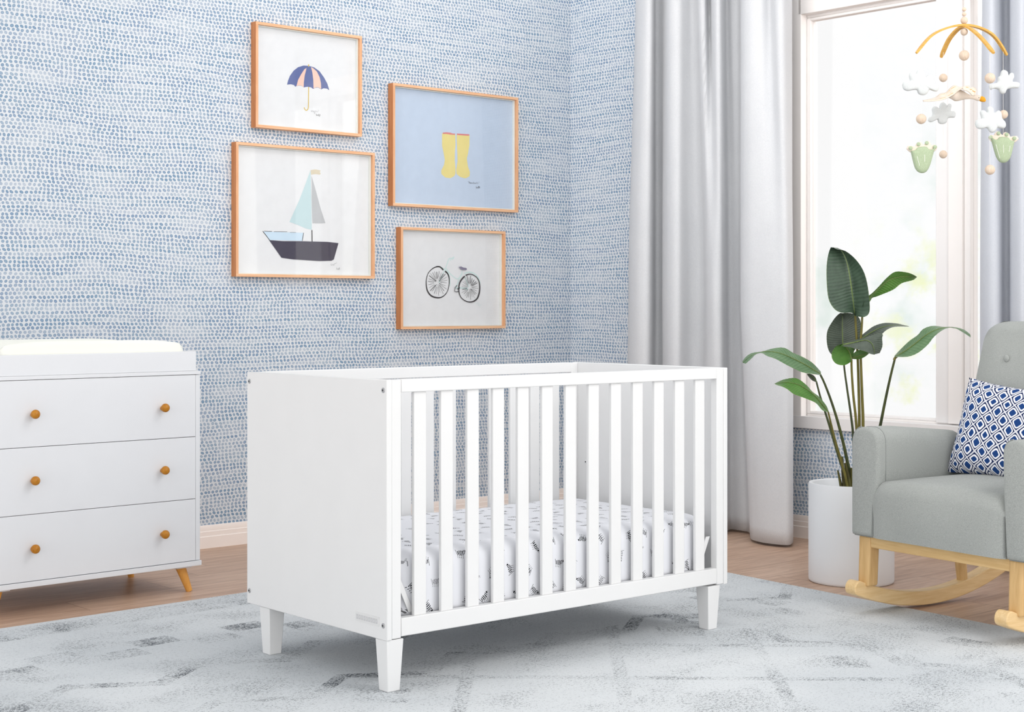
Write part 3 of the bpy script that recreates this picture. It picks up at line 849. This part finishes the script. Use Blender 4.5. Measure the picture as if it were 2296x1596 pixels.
leaf('leafgrey', [(694, 720), (688, 640), (684, 560), (684, 490), (686, 446)],
     [(694, 730), (640, 716), (603, 682), (588, 620), (592, 555), (622, 498), (650, 462), (672, 444)],
     [(694, 725), (740, 700), (780, 640), (800, 560), (798, 500), (780, 465), (740, 446), (700, 444)], .06, .02, .03, .0)
leaf('leafbright', [(808, 407), (832, 372), (880, 322), (930, 275), (975, 240), (1040, 222), (1145, 222)],
     [(808, 405), (828, 355), (870, 320), (910, 280), (960, 226), (1012, 190), (1080, 194), (1122, 208), (1145, 222)],
     [(808, 408), (850, 380), (868, 352), (888, 346), (935, 328), (1000, 300), (1050, 262), (1110, 245), (1128, 238), (1145, 223)], -.03, -.05, -.01, -.02)
leaf('leafgrey', [(748, 640), (790, 612), (850, 572), (920, 535), (1000, 520), (1095, 527)],
     [(748, 636), (785, 598), (830, 560), (880, 525), (945, 506), (1020, 509), (1060, 518), (1095, 526)],
     [(748, 660), (800, 650), (870, 620), (925, 578), (960, 548), (1010, 530), (1095, 529)], .0, .02, -.04, .0)
# drooping torn leaf: grey blade and bright curled flap
leaf('leafgrey', [(690, 640), (760, 625), (830, 612), (870, 640), (884, 700)],
     [(690, 636), (760, 612), (840, 592), (900, 572), (934, 575), (930, 600), (932, 648), (915, 692)],
     [(690, 652), (730, 656), (790, 672), (830, 684), (855, 696), (870, 700), (884, 702)], -.08, -.06, -.10, .0)
leaf('leafbright', [(740, 742), (735, 705), (720, 670), (690, 645), (665, 655)],
     [(740, 744), (700, 766), (650, 760), (622, 728), (620, 690), (640, 655), (668, 640), (690, 636)],
     [(740, 740), (752, 700), (758, 672), (752, 658), (730, 652), (700, 645), (690, 638)], -.05, -.09, -.03, .0, .002)
leaf('leafbright', [(742, 720), (770, 714), (800, 705), (830, 695), (850, 690)],
     [(742, 705), (770, 680), (800, 672), (830, 680), (852, 688)],
     [(742, 728), (770, 730), (795, 728), (825, 714), (852, 692)], -.03, -.03, -.02, .0, .001)
leaf('leafmid', [(550, 822), (470, 772), (380, 725), (300, 692), (230, 682), (170, 688), (110, 715), (70, 752)],
     [(553, 808), (500, 752), (440, 716), (380, 690), (325, 659), (252, 664), (190, 682), (130, 690), (92, 712), (68, 742)],
     [(550, 828), (490, 820), (430, 808), (340, 765), (272, 728), (218, 710), (188, 692), (150, 700), (128, 722), (88, 758)], -.05, -.02, -.09, -.05)
leaf('leafgrey', [(527, 872), (510, 850), (488, 832), (466, 822)], [(527, 868), (520, 845), (505, 828), (485, 820), (466, 820)],
     [(527, 874), (500, 862), (482, 845), (466, 824)], -.02, -.02, -.04, .0, .001)
leaf('leafbright', [(596, 1054), (560, 1010), (510, 950), (450, 905), (395, 880), (330, 872), (266, 881)],
     [(600, 1052), (585, 1015), (540, 960), (500, 930), (462, 888), (400, 847), (330, 853), (290, 868), (266, 880)],
     [(596, 1056), (560, 1044), (520, 1000), (452, 970), (385, 945), (345, 915), (310, 898), (280, 890), (266, 882)], -.12, -.09, -.16, -.04)
leaf('leafmid', [(1008, 716), (1070, 680), (1140, 628), (1200, 580), (1270, 545), (1350, 533), (1420, 552), (1476, 586)],
     [(1006, 708), (1050, 662), (1100, 615), (1150, 580), (1182, 544), (1240, 524), (1310, 530), (1370, 531), (1430, 545), (1473, 575)],
     [(1010, 716), (1090, 714), (1152, 690), (1212, 640), (1252, 590), (1312, 546), (1370, 536), (1430, 566), (1476, 596)], -.10, -.06, -.14, -.05)
def stem(pts, mat, r0=.0065, r1=.0035, d0=0., d1=0.):
    P = cat_spline(pts, 24)
    q = [zp(p, d0+(d1-d0)*i/23) for i, p in enumerate(P)]
    MB().tube(q, [r1+(r0-r1)*i/23 for i in range(24)], 10).build('stem', M[mat], plant)
B = (728, 1552)
stem([(549, 826), (575, 880), (620, 1000), (660, 1130), (700, 1290), (742, 1500), (745, 1565)], 'stem', .0075, .004, -.05, -.03)
stem([(525, 872), (548, 960), (580, 1060), (620, 1190), (665, 1340), (702, 1450), (718, 1565)], 'stem', .0065, .0035, -.02, -.04)
stem([(597, 1055), (615, 1130), (640, 1230), (672, 1340), (700, 1440), (725, 1565)], 'stem2', .0055, .0035, -.12, -.05)
stem([(692, 722), (697, 790), (715, 920), (738, 1080), (752, 1230), (756, 1565)], 'stem', .006, .0035, .06, .01)
stem([(741, 730), (742, 800), (752, 950), (768, 1100), (775, 1250), (768, 1565)], 'stem2', .0065, .0042, -.05, .0)
stem([(764, 460), (770, 560), (779, 720), (785, 900), (789, 1100), (785, 1300), (775, 1565)], 'stem2', .0065, .0045, .0, .02)
stem([(808, 405), (806, 500), (797, 640), (799, 760), (806, 950), (812, 1130), (806, 1300), (782, 1565)], 'stem2', .0075, .004, -.03, .02)
stem([(1010, 722), (990, 800), (965, 910), (940, 1030), (918, 1140), (880, 1300), (820, 1480), (790, 1565)], 'stem', .0075, .0042, -.10, .0)
stem([(1003, 735), (1010, 722), (1022, 712)], 'stem2', .005, .005, -.10, -.10)
for pts, r in (([(656, 1415), (672, 1490), (688, 1565)], .007), ([(683, 1330), (690, 1440), (706, 1565)], .009), ([(702, 1370), (722, 1470), (738, 1565)], .011), ([(742, 1400), (748, 1480), (752, 1565)], .012)):
    P = cat_spline(pts, 8); MB().tube([zp(p, -.045) for p in P], [r*.45+r*.75*i/7 for i in range(8)], 10).build('sheath', M['sheath'], plant)

# ------------------------------------------------------------------ rocking chair
CH = empty('rocking_chair', (1.4825, 5.534, .006), math.radians(-57), label='grey upholstered rocking chair on curved light wood rockers', cat='rocking chair')
def cp(name, mb, mat=None, parent=CH, **k): return mb.build(name, mat or M['chair'], parent, **k)
RW = .6375; XM = (RW-.045)/2
def rocker(x0):
    n = 40; bot = []; top = []
    for i in range(n+1):
        y = -.362+(.50+.362)*i/n; zb = .5126*y*y
        sl = 2*.5126*y; l = math.hypot(1, sl); th = .050
        bot.append((y, zb)); top.append((y-sl/l*th, zb+th/l))
    f0, t0 = bot[0], top[0]
    cap = []
    mx, mz = (f0[0]+t0[0])/2, (f0[1]+t0[1])/2; r = .025
    dirx = Vector((t0[0]-f0[0], t0[1]-f0[1])).normalized(); out = Vector((-dirx.y, dirx.x))
    for k in range(1, 8):
        a = -PI/2+PI*k/8; p = Vector((mx, mz))+dirx*(r*math.sin(a))+out*(r*.8*math.cos(a)); cap.append((p.x, p.y))
    prof = bot[::-1]+cap+top
    return MB().prism(prof, 'x', x0, x0+.050)
for x0 in (-.050, RW-.050): cp('rocker', rocker(x0), M['rocker'], bevel=.004, bseg=3)
# legs (tapered, slightly splayed)
def leg(cx_, cy0, cy1, zt, zb, w0, w1):
    a, b = w0/2, w1/2
    return MB().hexa([(cx_-b, cy1-b, zb), (cx_+b, cy1-b, zb), (cx_+b, cy1+b, zb), (cx_-b, cy1+b, zb)],
                     [(cx_-a, cy0-a, zt), (cx_+a, cy0-a, zt), (cx_+a, cy0+a, zt), (cx_-a, cy0+a, zt)])
for cx_ in (-.013, RW-.013):
    cp('leg', leg(cx_, -.292, -.300, .268, .094, .052, .050), M['rockleg'], bevel=.008, bseg=3)
for cx_ in (-.025, RW-.025):
    cp('leg', MB().tube([(cx_, .165, .262), (cx_, .190, .062)], [.024, .019], 20), M['rockleg'])
cp('front_rail', MB().box(.012, -.314, .228, RW-.038, -.286, .268), M['rockrail'], bevel=.003)
cp('side_rail', MB().box(-.036, -.270, .232, -.010, .15, .268), M['rockleg'], bevel=.003)
cp('side_rail', MB().box(RW-.038, -.270, .232, RW-.012, .15, .268), M['rockleg'], bevel=.003)
cp('back_rail', MB().box(-.0, .15, .232, RW-.05, .178, .268), M['rockrail'], bevel=.003)
# arms: rounded front profile swept back, slightly lower at the back
def arm(x0, x1):
    rows = []; n = 14; left = x0 < .3
    fi = .030 if left else -.0      # the arm thickens toward its rounded top
    for j in range(-3, n+1):
        t = max(0, j)/n; y = -.322+t*.40; zt = .641-.035*max(0, t-.25)
        ins = 0.
        if j < 0: a_ = -j/3*PI/2; ins = .014*(1-math.cos(a_)); y = -.322-.016*math.sin(a_)
        a0, b0 = x0+ins, x1-ins; zt -= ins
        aa = a0-(0 if left else .012); bb = b0+(fi if left else .0)
        r = (bb-aa)*.5; sq = .74
        prof = [(a0+.002, .268+ins), (a0, .275+ins)]
        for z in (.32, .38, .44, .50, .55): prof.append((a0+(aa-a0)*min(1, (z-.27)/.25), z))
        for k in range(13):
            an = PI-PI*k/12; cc, ss = math.cos(an), math.sin(an)
            prof.append(((aa+bb)/2+r*math.copysign(abs(cc)**sq, cc), zt-r*1.05+r*1.05*ss**sq))
        for z in (.55, .50, .44, .38, .32): prof.append((b0+(bb-b0)*min(1, (z-.27)/.20), z))
        prof += [(b0, .275+ins), (b0-.002, .268+ins)]
        rows.append([(p[0], y, p[1]) for p in prof])
    mb = MB().grid(rows, closed=True); m = len(rows[0])
    mb.face(list(range(m))[::-1]); mb.face([len(mb.v)-m+i for i in range(m)])
    return mb
def pipe(pts, r=.0035, parent=CH, name='piping', mat=None): return MB().tube(pts, r, 8).build(name, mat or M['piping'], parent)
for x0, x1 in ((-.058, .040), (.600, .700)):
    a_ = cp('armrest', arm(x0, x1), angle=50)
    left = x0 < .3; bx = x1+(.030 if left else 0); ax = x0-(0 if left else .012)
    r = (bx-ax)/2; xc = (ax+bx)/2; zt = .641
    def tp(k, y): an = PI-PI*k/12; cc, ss = math.cos(an), math.sin(an); return Vector((xc+(r+.0005)*math.copysign(abs(cc)**.74, cc), y, zt-r*1.05+(r+.0005)*1.05*ss**.74))
    out = [Vector((x0-.0005, -.324, z)) for z in (.276, .32, .42, .52)]+[tp(k, -.324) for k in range(0, 6)]
    pipe(out, .0030, a_)
    inn = [tp(k, -.300) for k in range(4, 13)]+[Vector((bx+.0003, -.300, z)) for z in (.57, .53, .49, .45)]
    pipe(inn, .0009, a_, 'seam')
    pipe([Vector((x0+.001, -.324, .274)), Vector((x0+.012, -.326, .268)), Vector((x1-.006, -.326, .268))], .0025, a_)
# seat cushion: puffy box
def puff(x0, x1, y0, y1, z0, z1, crown=.02, rnd=.035, n=18, nyy=14):
    nx, ny = n, nyy; mb = MB(); rows = []
    prof = []      # front profile going from bottom front up and over to back
    for k in range(5): prof.append((y0, z0+(z1-rnd-z0)*k/4))
    for k in range(1, 8): a = PI/2*k/7; prof.append((y0+rnd*(1-math.cos(a)), z1-rnd+rnd*math.sin(a)))
    for k in range(1, ny+1): prof.append((y0+rnd+(y1-y0-rnd)*k/ny, z1))
    for i in range(nx+1):
        u = -1+2*i/nx; x = (x0+x1)/2+u*(x1-x0)/2; r = []
        for y, z in prof:
            v = (y-y0)/(y1-y0); hz = (z-z0)/(z1-z0)
            e = max(0, (abs(u)-.86)/.14); sh = 1-math.sqrt(max(0, 1-e*e))
            zz = z+(crown*(1-u*u)*(.35+.65*math.sin(min(1, v*1.6)*PI/2)) - .022*sh)*max(0, (hz-.55)/.45)
            yy = y-.010*(1-u*u)*(1-v)*math.sin(min(1, hz)*PI)+.012*sh*(1 if v < .2 else 0)
            r.append((x, yy, zz))
        rows.append(r)
    mb.grid(rows); m = len(prof)
    n0 = len(mb.v)
    for i in range(nx+1):
        x = mb.v[i*m][0]; mb.v.append((x, y1, z0))
    for i in range(nx): 
        mb.face([i*m, n0+i, n0+i+1, (i+1)*m]); mb.face([i*m+m-1, (i+1)*m+m-1, n0+i+1, n0+i])
    mb.face([k for k in range(m)]+[n0]); mb.face([nx*m+k for k in range(m)][::-1]+[n0+nx][::1])
    return mb
st = cp('seat', puff(.042, .598, -.345, .17, .268, .458, .024, .045), angle=60)
pipe([Vector((.0435, -.336, z)) for z in (.272, .34, .40)], .0018, st, 'seam')
pipe([Vector((.5965, -.336, z)) for z in (.272, .34, .40)], .0018, st, 'seam')
# back: rounded slab, leaning backward, narrowing a little to the top
def back():
    rows = []; zz0, zz1 = .30, 1.000; TS = [k/14*.88 for k in range(14)]+[.88+.12*math.sin(PI/2*k/12) for k in range(13)]
    for t in TS:
        z = zz0+(zz1-zz0)*t
        rc_ = .075; e = max(0, (z-(zz1-rc_))/rc_); sh = rc_*(1-math.sqrt(max(0, 1-e*e)))
        xl, xr = .000+.012*t+sh, .640-.012*t-sh
        yf = .105+.155*((z-.45)/.55 if z > .45 else (z-.45)/.55*.5)
        th = .105-.03*t; rr_ = min(.03, (xr-xl)/2)
        tp = max(0, (t-.955)/.045); yf2 = yf+.022*tp**2; yb = yf+th-.022*tp**2
        P = []
        for k in range(13):
            u = k/12; a = u*2-1; bulge = .012*(1-a*a)*(1-tp)
            ed = max(0, (abs(a)-.86)/.14); P.append((xl+(xr-xl)*u, yf2-bulge+.022*(1-math.sqrt(max(0, 1-ed*ed))), z))
        for k in range(13):
            u = 1-k/12; a = u*2-1; ed = max(0, (abs(a)-.86)/.14); P.append((xl+(xr-xl)*u, yb-.02*(1-math.sqrt(max(0, 1-ed*ed))), z))
        rows.append(P)
    mb = MB().grid(rows, closed=True); m = 26
    mb.face(list(range(m))[::-1]); mb.face([len(mb.v)-m+i for i in range(m)]); return mb
bk = cp('backrest', back(), angle=60)
for i in range(3):
    for zz in (.87, .70):
        x = .155+i*.165; y = .105+.155*((zz-.45)/.55)-.013
        MB().sphere((x, y+.001, zz), .013, (1, .45, 1)).build('button', M['chair'], bk)

# pillow
def pillow():
    n = 30; rows = {}; mb = MB(); uvs = []
    S_ = .225
    for side in (1, -1):
        R = []; UV = []
        for j in range(n+1):
            v = -1+2*j/n; r = []; uv = []
            for i in range(n+1):
                u = -1+2*i/n
                k = (1-.12*(1-v*v)*abs(u)**3)
                k2 = (1-.09*(1-u*u)*abs(v)**3)
                th = .068*((1-u**4)*(1-v**4))**.55*side
                r.append((u*.222*k, -th, v*.172*k2)); uv.append((.5+.5*u, .5+.5*v))
            R.append(r); UV.append(uv)
        mb.grid(R, uvs=UV)
    return mb
pw = pillow().build('throw_pillow', M['pillow'], angle=80)
rz = math.radians(-57)
CHM = Matrix.Translation((1.4825, 5.534, .006)) @ Matrix.Rotation(rz, 4, 'Z')
PM = CHM @ Matrix.Translation((.290, .055, .622)) @ Matrix.Rotation(math.radians(-15), 4, 'X') @ Matrix.Rotation(math.radians(4), 4, 'Y')
pw.matrix_world = PM
tag(pw, 'navy and white lattice-patterned square pillow leaning in the rocking chair', 'pillow')

# ------------------------------------------------------------------ mobile
MY = 5.0
MC = at(2161.5, 56, MY)
mob = empty('baby_mobile', MC, label='hanging baby mobile of felt clouds, tulips, wooden beads and a bird', cat='baby mobile')
mz = lambda x, y, dy=0.: at(x/3.8+1990, y/3.8, MY+dy)-MC
px_m = MY/F/3.8
def bead(x, y, r, dy=0.): MB().sphere(mz(x, y, dy), r*px_m, u=24, v=16).build('bead', M['bead'], mob)
for x, y, r in ((653, 80, 18), (653, 121, 18), (653, 174, 31), (653, 272, 31), (653, 472, 44)): bead(x, y, r)
D1, D2, D3, D4 = -.03, .09, -.10, .04
bead(475, 663, 36, D2); bead(475, 1315, 35, D2); bead(873, 666, 44, D3); bead(873, 1446, 42, D3); bead(287, 1013, 43, D1); bead(988, 975, 38, D4)
def string(p, name='string'): MB().tube(p, .00045, 6).build(name, M['string'], mob)
string([mz(653, -420), mz(653, 760)])
string([mz(287, 400, D1), mz(287, 1225, D1)]); string([mz(475, 440, D2), mz(475, 1345, D2)])
string([mz(873, 430, D3), mz(873, 1490, D3)]); string([mz(985, 440, D4), mz(985, 1190, D4)])
def arch(p0, p1, p2, p3, p4, dy0, dy1, w=.012):
    P = cat_spline([p0, p1, p2, p3, p4], 30); c = MB(); rows = []
    pts = [mz(p.x, p.y, dy0+(dy1-dy0)*i/29) for i, p in enumerate(P)]
    span = (pts[-1]-pts[0]); side = span.cross(Vector((0, 0, 1))).normalized()
    for i, p in enumerate(pts):
        t = (pts[min(i+1, 29)]-pts[max(i-1, 0)]).normalized(); nn = t.cross(side).normalized()
        ww = w*(.5 if 1 < i < 28 else (.42 if i in (1, 28) else .25)); th = .0032
        rows.append([p+side*ww+nn*th, p+side*ww*1.05, p+side*ww-nn*th, p-side*ww-nn*th, p-side*ww*1.05, p-side*ww+nn*th])
    c.grid(rows, closed=True); c.face(list(range(6))[::-1]); c.face([len(c.v)-6+i for i in range(6)])
    c.build('arm', M['arm'], mob, angle=50)
arch((245, 452), (400, 285), (650, 213), (880, 285), (1018, 470), -.06, .06)
arch((455, 488), (535, 320), (650, 226), (775, 300), (905, 452), .11, -.11, .015)
def blob(outline, cx_, cy_, dy, th, mat, name, n=90, parent=mob, back_=1., edge=.55, mul=1.):
    P = cat_spline(outline+[outline[0]], n+1)[:-1]
    c = mz(cx_, cy_, dy); ring = [mz(p.x, p.y, dy) for p in P]; mb = MB(); rows = []
    S_ = [(1.0, 0), (.985, .30), (.93, .62), (.84, .84), (.68, .97), (.4, 1.03)]
    def row(sc, h): return [c+(p-c)*sc+Vector((0, h*th, 0)) for p in ring]
    rows = [row(s, -h) for s, h in S_[::-1]]+[row(s, h*back_) for s, h in S_[1:]]
    mb.grid(rows, closed=True); n0 = len(mb.v); m = len(ring)
    mb.v.append(tuple(c+Vector((0, -1.04*th, 0)))); mb.v.append(tuple(c+Vector((0, 1.04*th*back_, 0))))
    for k in range(m):
        mb.face([n0, k, (k+1) % m]); mb.face([n0+1, n0-m+(k+1) % m, n0-m+k])
    return mb.build(name, M[mat], parent, angle=80)
blob([(125, 725), (135, 700), (165, 692), (190, 690), (183, 650), (190, 622), (215, 615), (240, 630), (255, 600), (280, 590), (308, 600), (325, 650), (345, 640), (375, 643), (395, 665), (398, 718), (425, 718), (440, 735), (432, 770), (410, 780), (380, 770), (355, 765), (340, 795), (305, 812), (265, 800), (250, 768), (215, 768), (170, 775), (135, 760)], 275, 710, D1, .011, 'felt', 'cloud')
blob([(862, 740), (868, 722), (905, 712), (935, 700), (940, 660), (958, 645), (970, 605), (995, 595), (1022, 612), (1028, 640), (1050, 620), (1072, 625), (1078, 655), (1065, 695), (1105, 700), (1128, 715), (1118, 748), (1085, 752), (1045, 755), (1015, 765), (1000, 795), (975, 800), (955, 785), (942, 762), (900, 755), (875, 765)], 1000, 705, D4, .010, 'felt', 'cloud')
blob([(345, 1030), (350, 1005), (375, 992), (382, 965), (378, 930), (392, 908), (415, 908), (440, 925), (448, 885), (475, 870), (500, 890), (510, 905), (525, 882), (545, 895), (540, 945), (570, 948), (582, 975), (572, 1000), (545, 1002), (515, 1010), (500, 1045), (465, 1058), (435, 1048), (425, 1018), (400, 1030), (365, 1042)], 460, 965, D2, .010, 'felt', 'cloud')
blob([(745, 1060), (752, 1025), (785, 1015), (800, 1010), (788, 965), (795, 942), (820, 940), (845, 958), (850, 918), (875, 905), (900, 925), (905, 960), (945, 940), (968, 960), (978, 1010), (1003, 1040), (1008, 1075), (990, 1095), (955, 1092), (935, 1090), (915, 1120), (890, 1132), (865, 1118), (845, 1090), (800, 1100), (762, 1092)], 880, 1025, D3, .011, 'felt', 'cloud')
def tulip(ox, oy, s, dy, flip):
    f = lambda pts: [(ox+x*s*flip, oy+y*s) for x, y in pts]
    body = f([(-95, -55), (-60, -62), (-40, -85), (0, -92), (40, -90), (62, -68), (100, -72), (118, -92), (100, -40), (78, 40), (60, 90), (35, 125), (0, 135), (-35, 122), (-60, 85), (-78, 20)])
    rim = f([(-132, -72), (-118, -98), (-90, -92), (-60, -90), (-45, -120), (-10, -132), (10, -108), (35, -120), (55, -140), (78, -118), (85, -90), (110, -108), (132, -88), (120, -60), (90, -45), (40, -60), (0, -65), (-40, -55), (-90, -40), (-120, -58)])
    o = blob(body, ox, oy, dy-.002, .013, 'sage', 'tulip')
    blob(rim, ox, oy-85*s, dy+.002, .008, 'cream', 'petal_rim', parent=o)
    for x, y in f([(-95, -78), (-28, -112), (42, -122), (112, -88)]):
        MB().sphere(mz(x, y, dy-.008), 17*s*px_m, (1, .6, 1)).build('petal_tip', M['sage'], o)
    for a, b in (((-46, -30), (-12, 100)), ((26, -58), (22, 80))) if flip > 0 else (((0, -60), (0, 95)), ((66, -25), (32, 95)), ((-60, -30), (-45, 60))):
        q = f([a, b]); MB().tube([mz(q[0][0], q[0][1], dy-.0135), mz((q[0][0]+q[1][0])/2, (q[0][1]+q[1][1])/2, dy-.0165), mz(q[1][0], q[1][1], dy-.0125)], .0006, 6).build('stitching', M['thread'], o)
tulip(292, 1340, 1.0, D1, 1); tulip(988, 1255, .98, D4, -1)
# bird
bird = MB()
P = cat_spline([(520, 830), (560, 815), (620, 812), (680, 822), (740, 830), (790, 838), (812, 842)], 24)
rad = [4, 18, 32, 42, 48, 50, 50, 48, 45, 41, 36, 31, 26, 22, 19, 17, 17, 18, 21, 24, 25, 23, 17, 8]
bird.tube([mz(p.x, p.y, -.02) for p in P], [r*px_m for r in rad], 20)
bo = bird.build('bird', M['cream'], mob, angle=60)
MB().tube([mz(785, 838, -.022), mz(800, 842, -.022), mz(818, 850, -.022), mz(834, 862, -.022)], [19*px_m, 24*px_m, 22*px_m, 8*px_m], 18).build('beak', M['ochre'], bo)
MB().sphere(mz(779, 832, -.046+.006*0), 3.6*px_m, (1, 1, 1)).build('eye', M['black'], bo)
def wing(top, bot, d0, d1, dashes):
    n = 40; a = cat_spline(top, n); b = cat_spline(bot, n); rows = []
    for i in range(n):
        t = i/(n-1); r = []
        for k in range(7):
            s = k/6; p = a[i].lerp(b[i], s); r.append(mz(p.x, p.y, d0+(d1-d0)*s+.004*math.sin(t*9+s*2)))
        rows.append(r)
    w = MB().grid(rows).build('wing', M['cream'], bo, angle=80, fix=False, solid=.003)
    for i0, i1, s in dashes:
        pts = []
        for q in range(5):
            i = i0+(i1-i0)*q/4; j = min(n-1, int(i)); p = a[j].lerp(b[j], s); pts.append(mz(p.x, p.y, d0+(d1-d0)*s+.004*math.sin(j/(n-1)*9+s*2)-.0040))
        MB().tube(pts, .0009, 6).build('stitching', M['ochre'], w)
wing([(300, 858), (400, 835), (450, 800), (500, 788), (540, 745), (575, 728), (610, 745), (655, 738), (700, 735)],
     [(305, 862), (400, 860), (480, 845), (530, 822), (570, 800), (605, 770), (640, 755), (670, 752), (700, 750)], .02, -.045,
     [(3, 8, .2), (9, 13, .15), (14, 18, .18), (19, 23, .2), (24, 28, .2), (5, 11, .8), (13, 18, .8), (20, 25, .8), (27, 32, .75), (1, 6, .5)])
wing([(640, 742), (680, 733), (705, 748), (725, 742), (748, 752), (758, 775)], [(645, 765), (680, 775), (705, 795), (722, 812), (738, 815), (752, 800)], -.05, -.075,
     [(8, 14, .25), (18, 24, .3), (26, 34, .45)])

# ------------------------------------------------------------------ world, light, camera
w = bpy.data.worlds.new('World'); S.world = w; w.use_nodes = True; nt = w.node_tree
bg = nt.nodes['Background']
tc = nt.nodes.new('ShaderNodeTexCoord')
def wnoise(scale, off, det=4, rough=.6):
    mp = nt.nodes.new('ShaderNodeMapping'); mp.inputs['Location'].default_value = off; nt.links.new(tc.outputs['Generated'], mp.inputs[0])
    n = nt.nodes.new('ShaderNodeTexNoise'); n.inputs['Scale'].default_value = scale; n.inputs['Detail'].default_value = det; n.inputs['Roughness'].default_value = rough
    nt.links.new(mp.outputs[0], n.inputs['Vector']); return E(nt, n.outputs['Fac'])
sep = nt.nodes.new('ShaderNodeSeparateXYZ'); nt.links.new(tc.outputs['Generated'], sep.inputs[0])
X_, Y_, Z_ = [E(nt, o) for o in sep.outputs]
low = (Z_-.004).step(.09, -.01)*(Z_.step(-.10, -.03)); mid = Z_.step(.16, .02)*(Z_.step(-.10, -.02))
yel = wnoise(38, (3, 1, 0)).step(.47, .66)*(Z_.step(.075, .01)*Z_.step(-.10, -.04))*(X_.step(.20, .26))
grn = wnoise(17, (0, 5, 2)).step(.48, .70)*mid
def wmix(f, a, b):
    n = nt.nodes.new('ShaderNodeMix'); n.data_type = 'RGBA'
    for i, x in ((0, f), (6, a), (7, b)):
        if isinstance(x, E): nt.links.new(x.k, n.inputs[i])
        elif isinstance(x, bpy.types.NodeSocket): nt.links.new(x, n.inputs[i])
        else: n.inputs[i].default_value = x
    return n.outputs[2]
c = wmix(grn*.95, (1.0, 1.0, 1.0, 1), (.76, .86, .80, 1)); c = wmix(yel*.85, c, (.90, .95, .52, 1))
front = ((Y_*-1).step(-.10, .55))*(Z_.step(.55, .0))  # low camera-side sky brightened as added fill for surfaces facing the camera
c = wmix(front, c, (2.15, 2.13, 2.10, 1))
top = Z_.step(.45, .9)
c = wmix(top, c, (.66, .67, .68, 1))
nt.links.new(c, bg.inputs[0]); bg.inputs[1].default_value = 1.03

sd = bpy.data.lights.new('sun', 'SUN'); so = bpy.data.objects.new('sun', sd); COL.objects.link(so)
sd.energy = .30; sd.angle = math.radians(14); sd.color = (1, .985, .965)
so.rotation_euler = Vector((.72, -.22, .66)).to_track_quat('Z', 'Y').to_euler()

ad = bpy.data.lights.new('overhead_fill', 'AREA'); ao = bpy.data.objects.new('overhead_fill', ad); COL.objects.link(ao)  # added fill light, no real fixture; brightens curtain and right wall
ad.shape = 'DISK'; ad.size = 1.6; ad.energy = 15; ad.color = (1, .985, .975)
ao.location = (.1, 5.3, 3.1); ao.rotation_euler = (Vector((.1, 5.3, 3.1))-Vector((1.7, 7.0, .9))).to_track_quat('Z', 'Y').to_euler()

fd = bpy.data.lights.new('front_fill', 'AREA'); fo = bpy.data.objects.new('front_fill', fd); COL.objects.link(fo)  # second added fill, unseen; lifts the chair and the wall below the window
fd.shape = 'DISK'; fd.size = 1.4; fd.energy = 27; fd.color = (1, .99, .98)
fo.location = (2.3, 2.9, 2.8); fo.rotation_euler = (Vector((2.3, 2.9, 2.8))-Vector((1.7, 6.7, .5))).to_track_quat('Z', 'Y').to_euler()

cam = bpy.data.cameras.new('camera'); co = bpy.data.objects.new('camera', cam); COL.objects.link(co)
cam.sensor_fit = 'HORIZONTAL'; cam.sensor_width = 36; cam.lens = F*36/2296
cam.shift_y = -(798-HY)/2296
cam.clip_start = .1; cam.clip_end = 100
co.location = (0, 0, H); co.rotation_euler = (PI/2, 0, 0)
S.camera = co
S.view_settings.view_transform = 'Standard'; S.view_settings.look = 'None'; S.view_settings.exposure = 0; S.view_settings.gamma = 1
S.cycles.max_bounces = 8; S.cycles.diffuse_bounces = 3; S.cycles.transparent_max_bounces = 12
S.cycles.use_adaptive_sampling = True; S.cycles.adaptive_threshold = .03
try: S.cycles.use_denoising = True
except Exception: pass
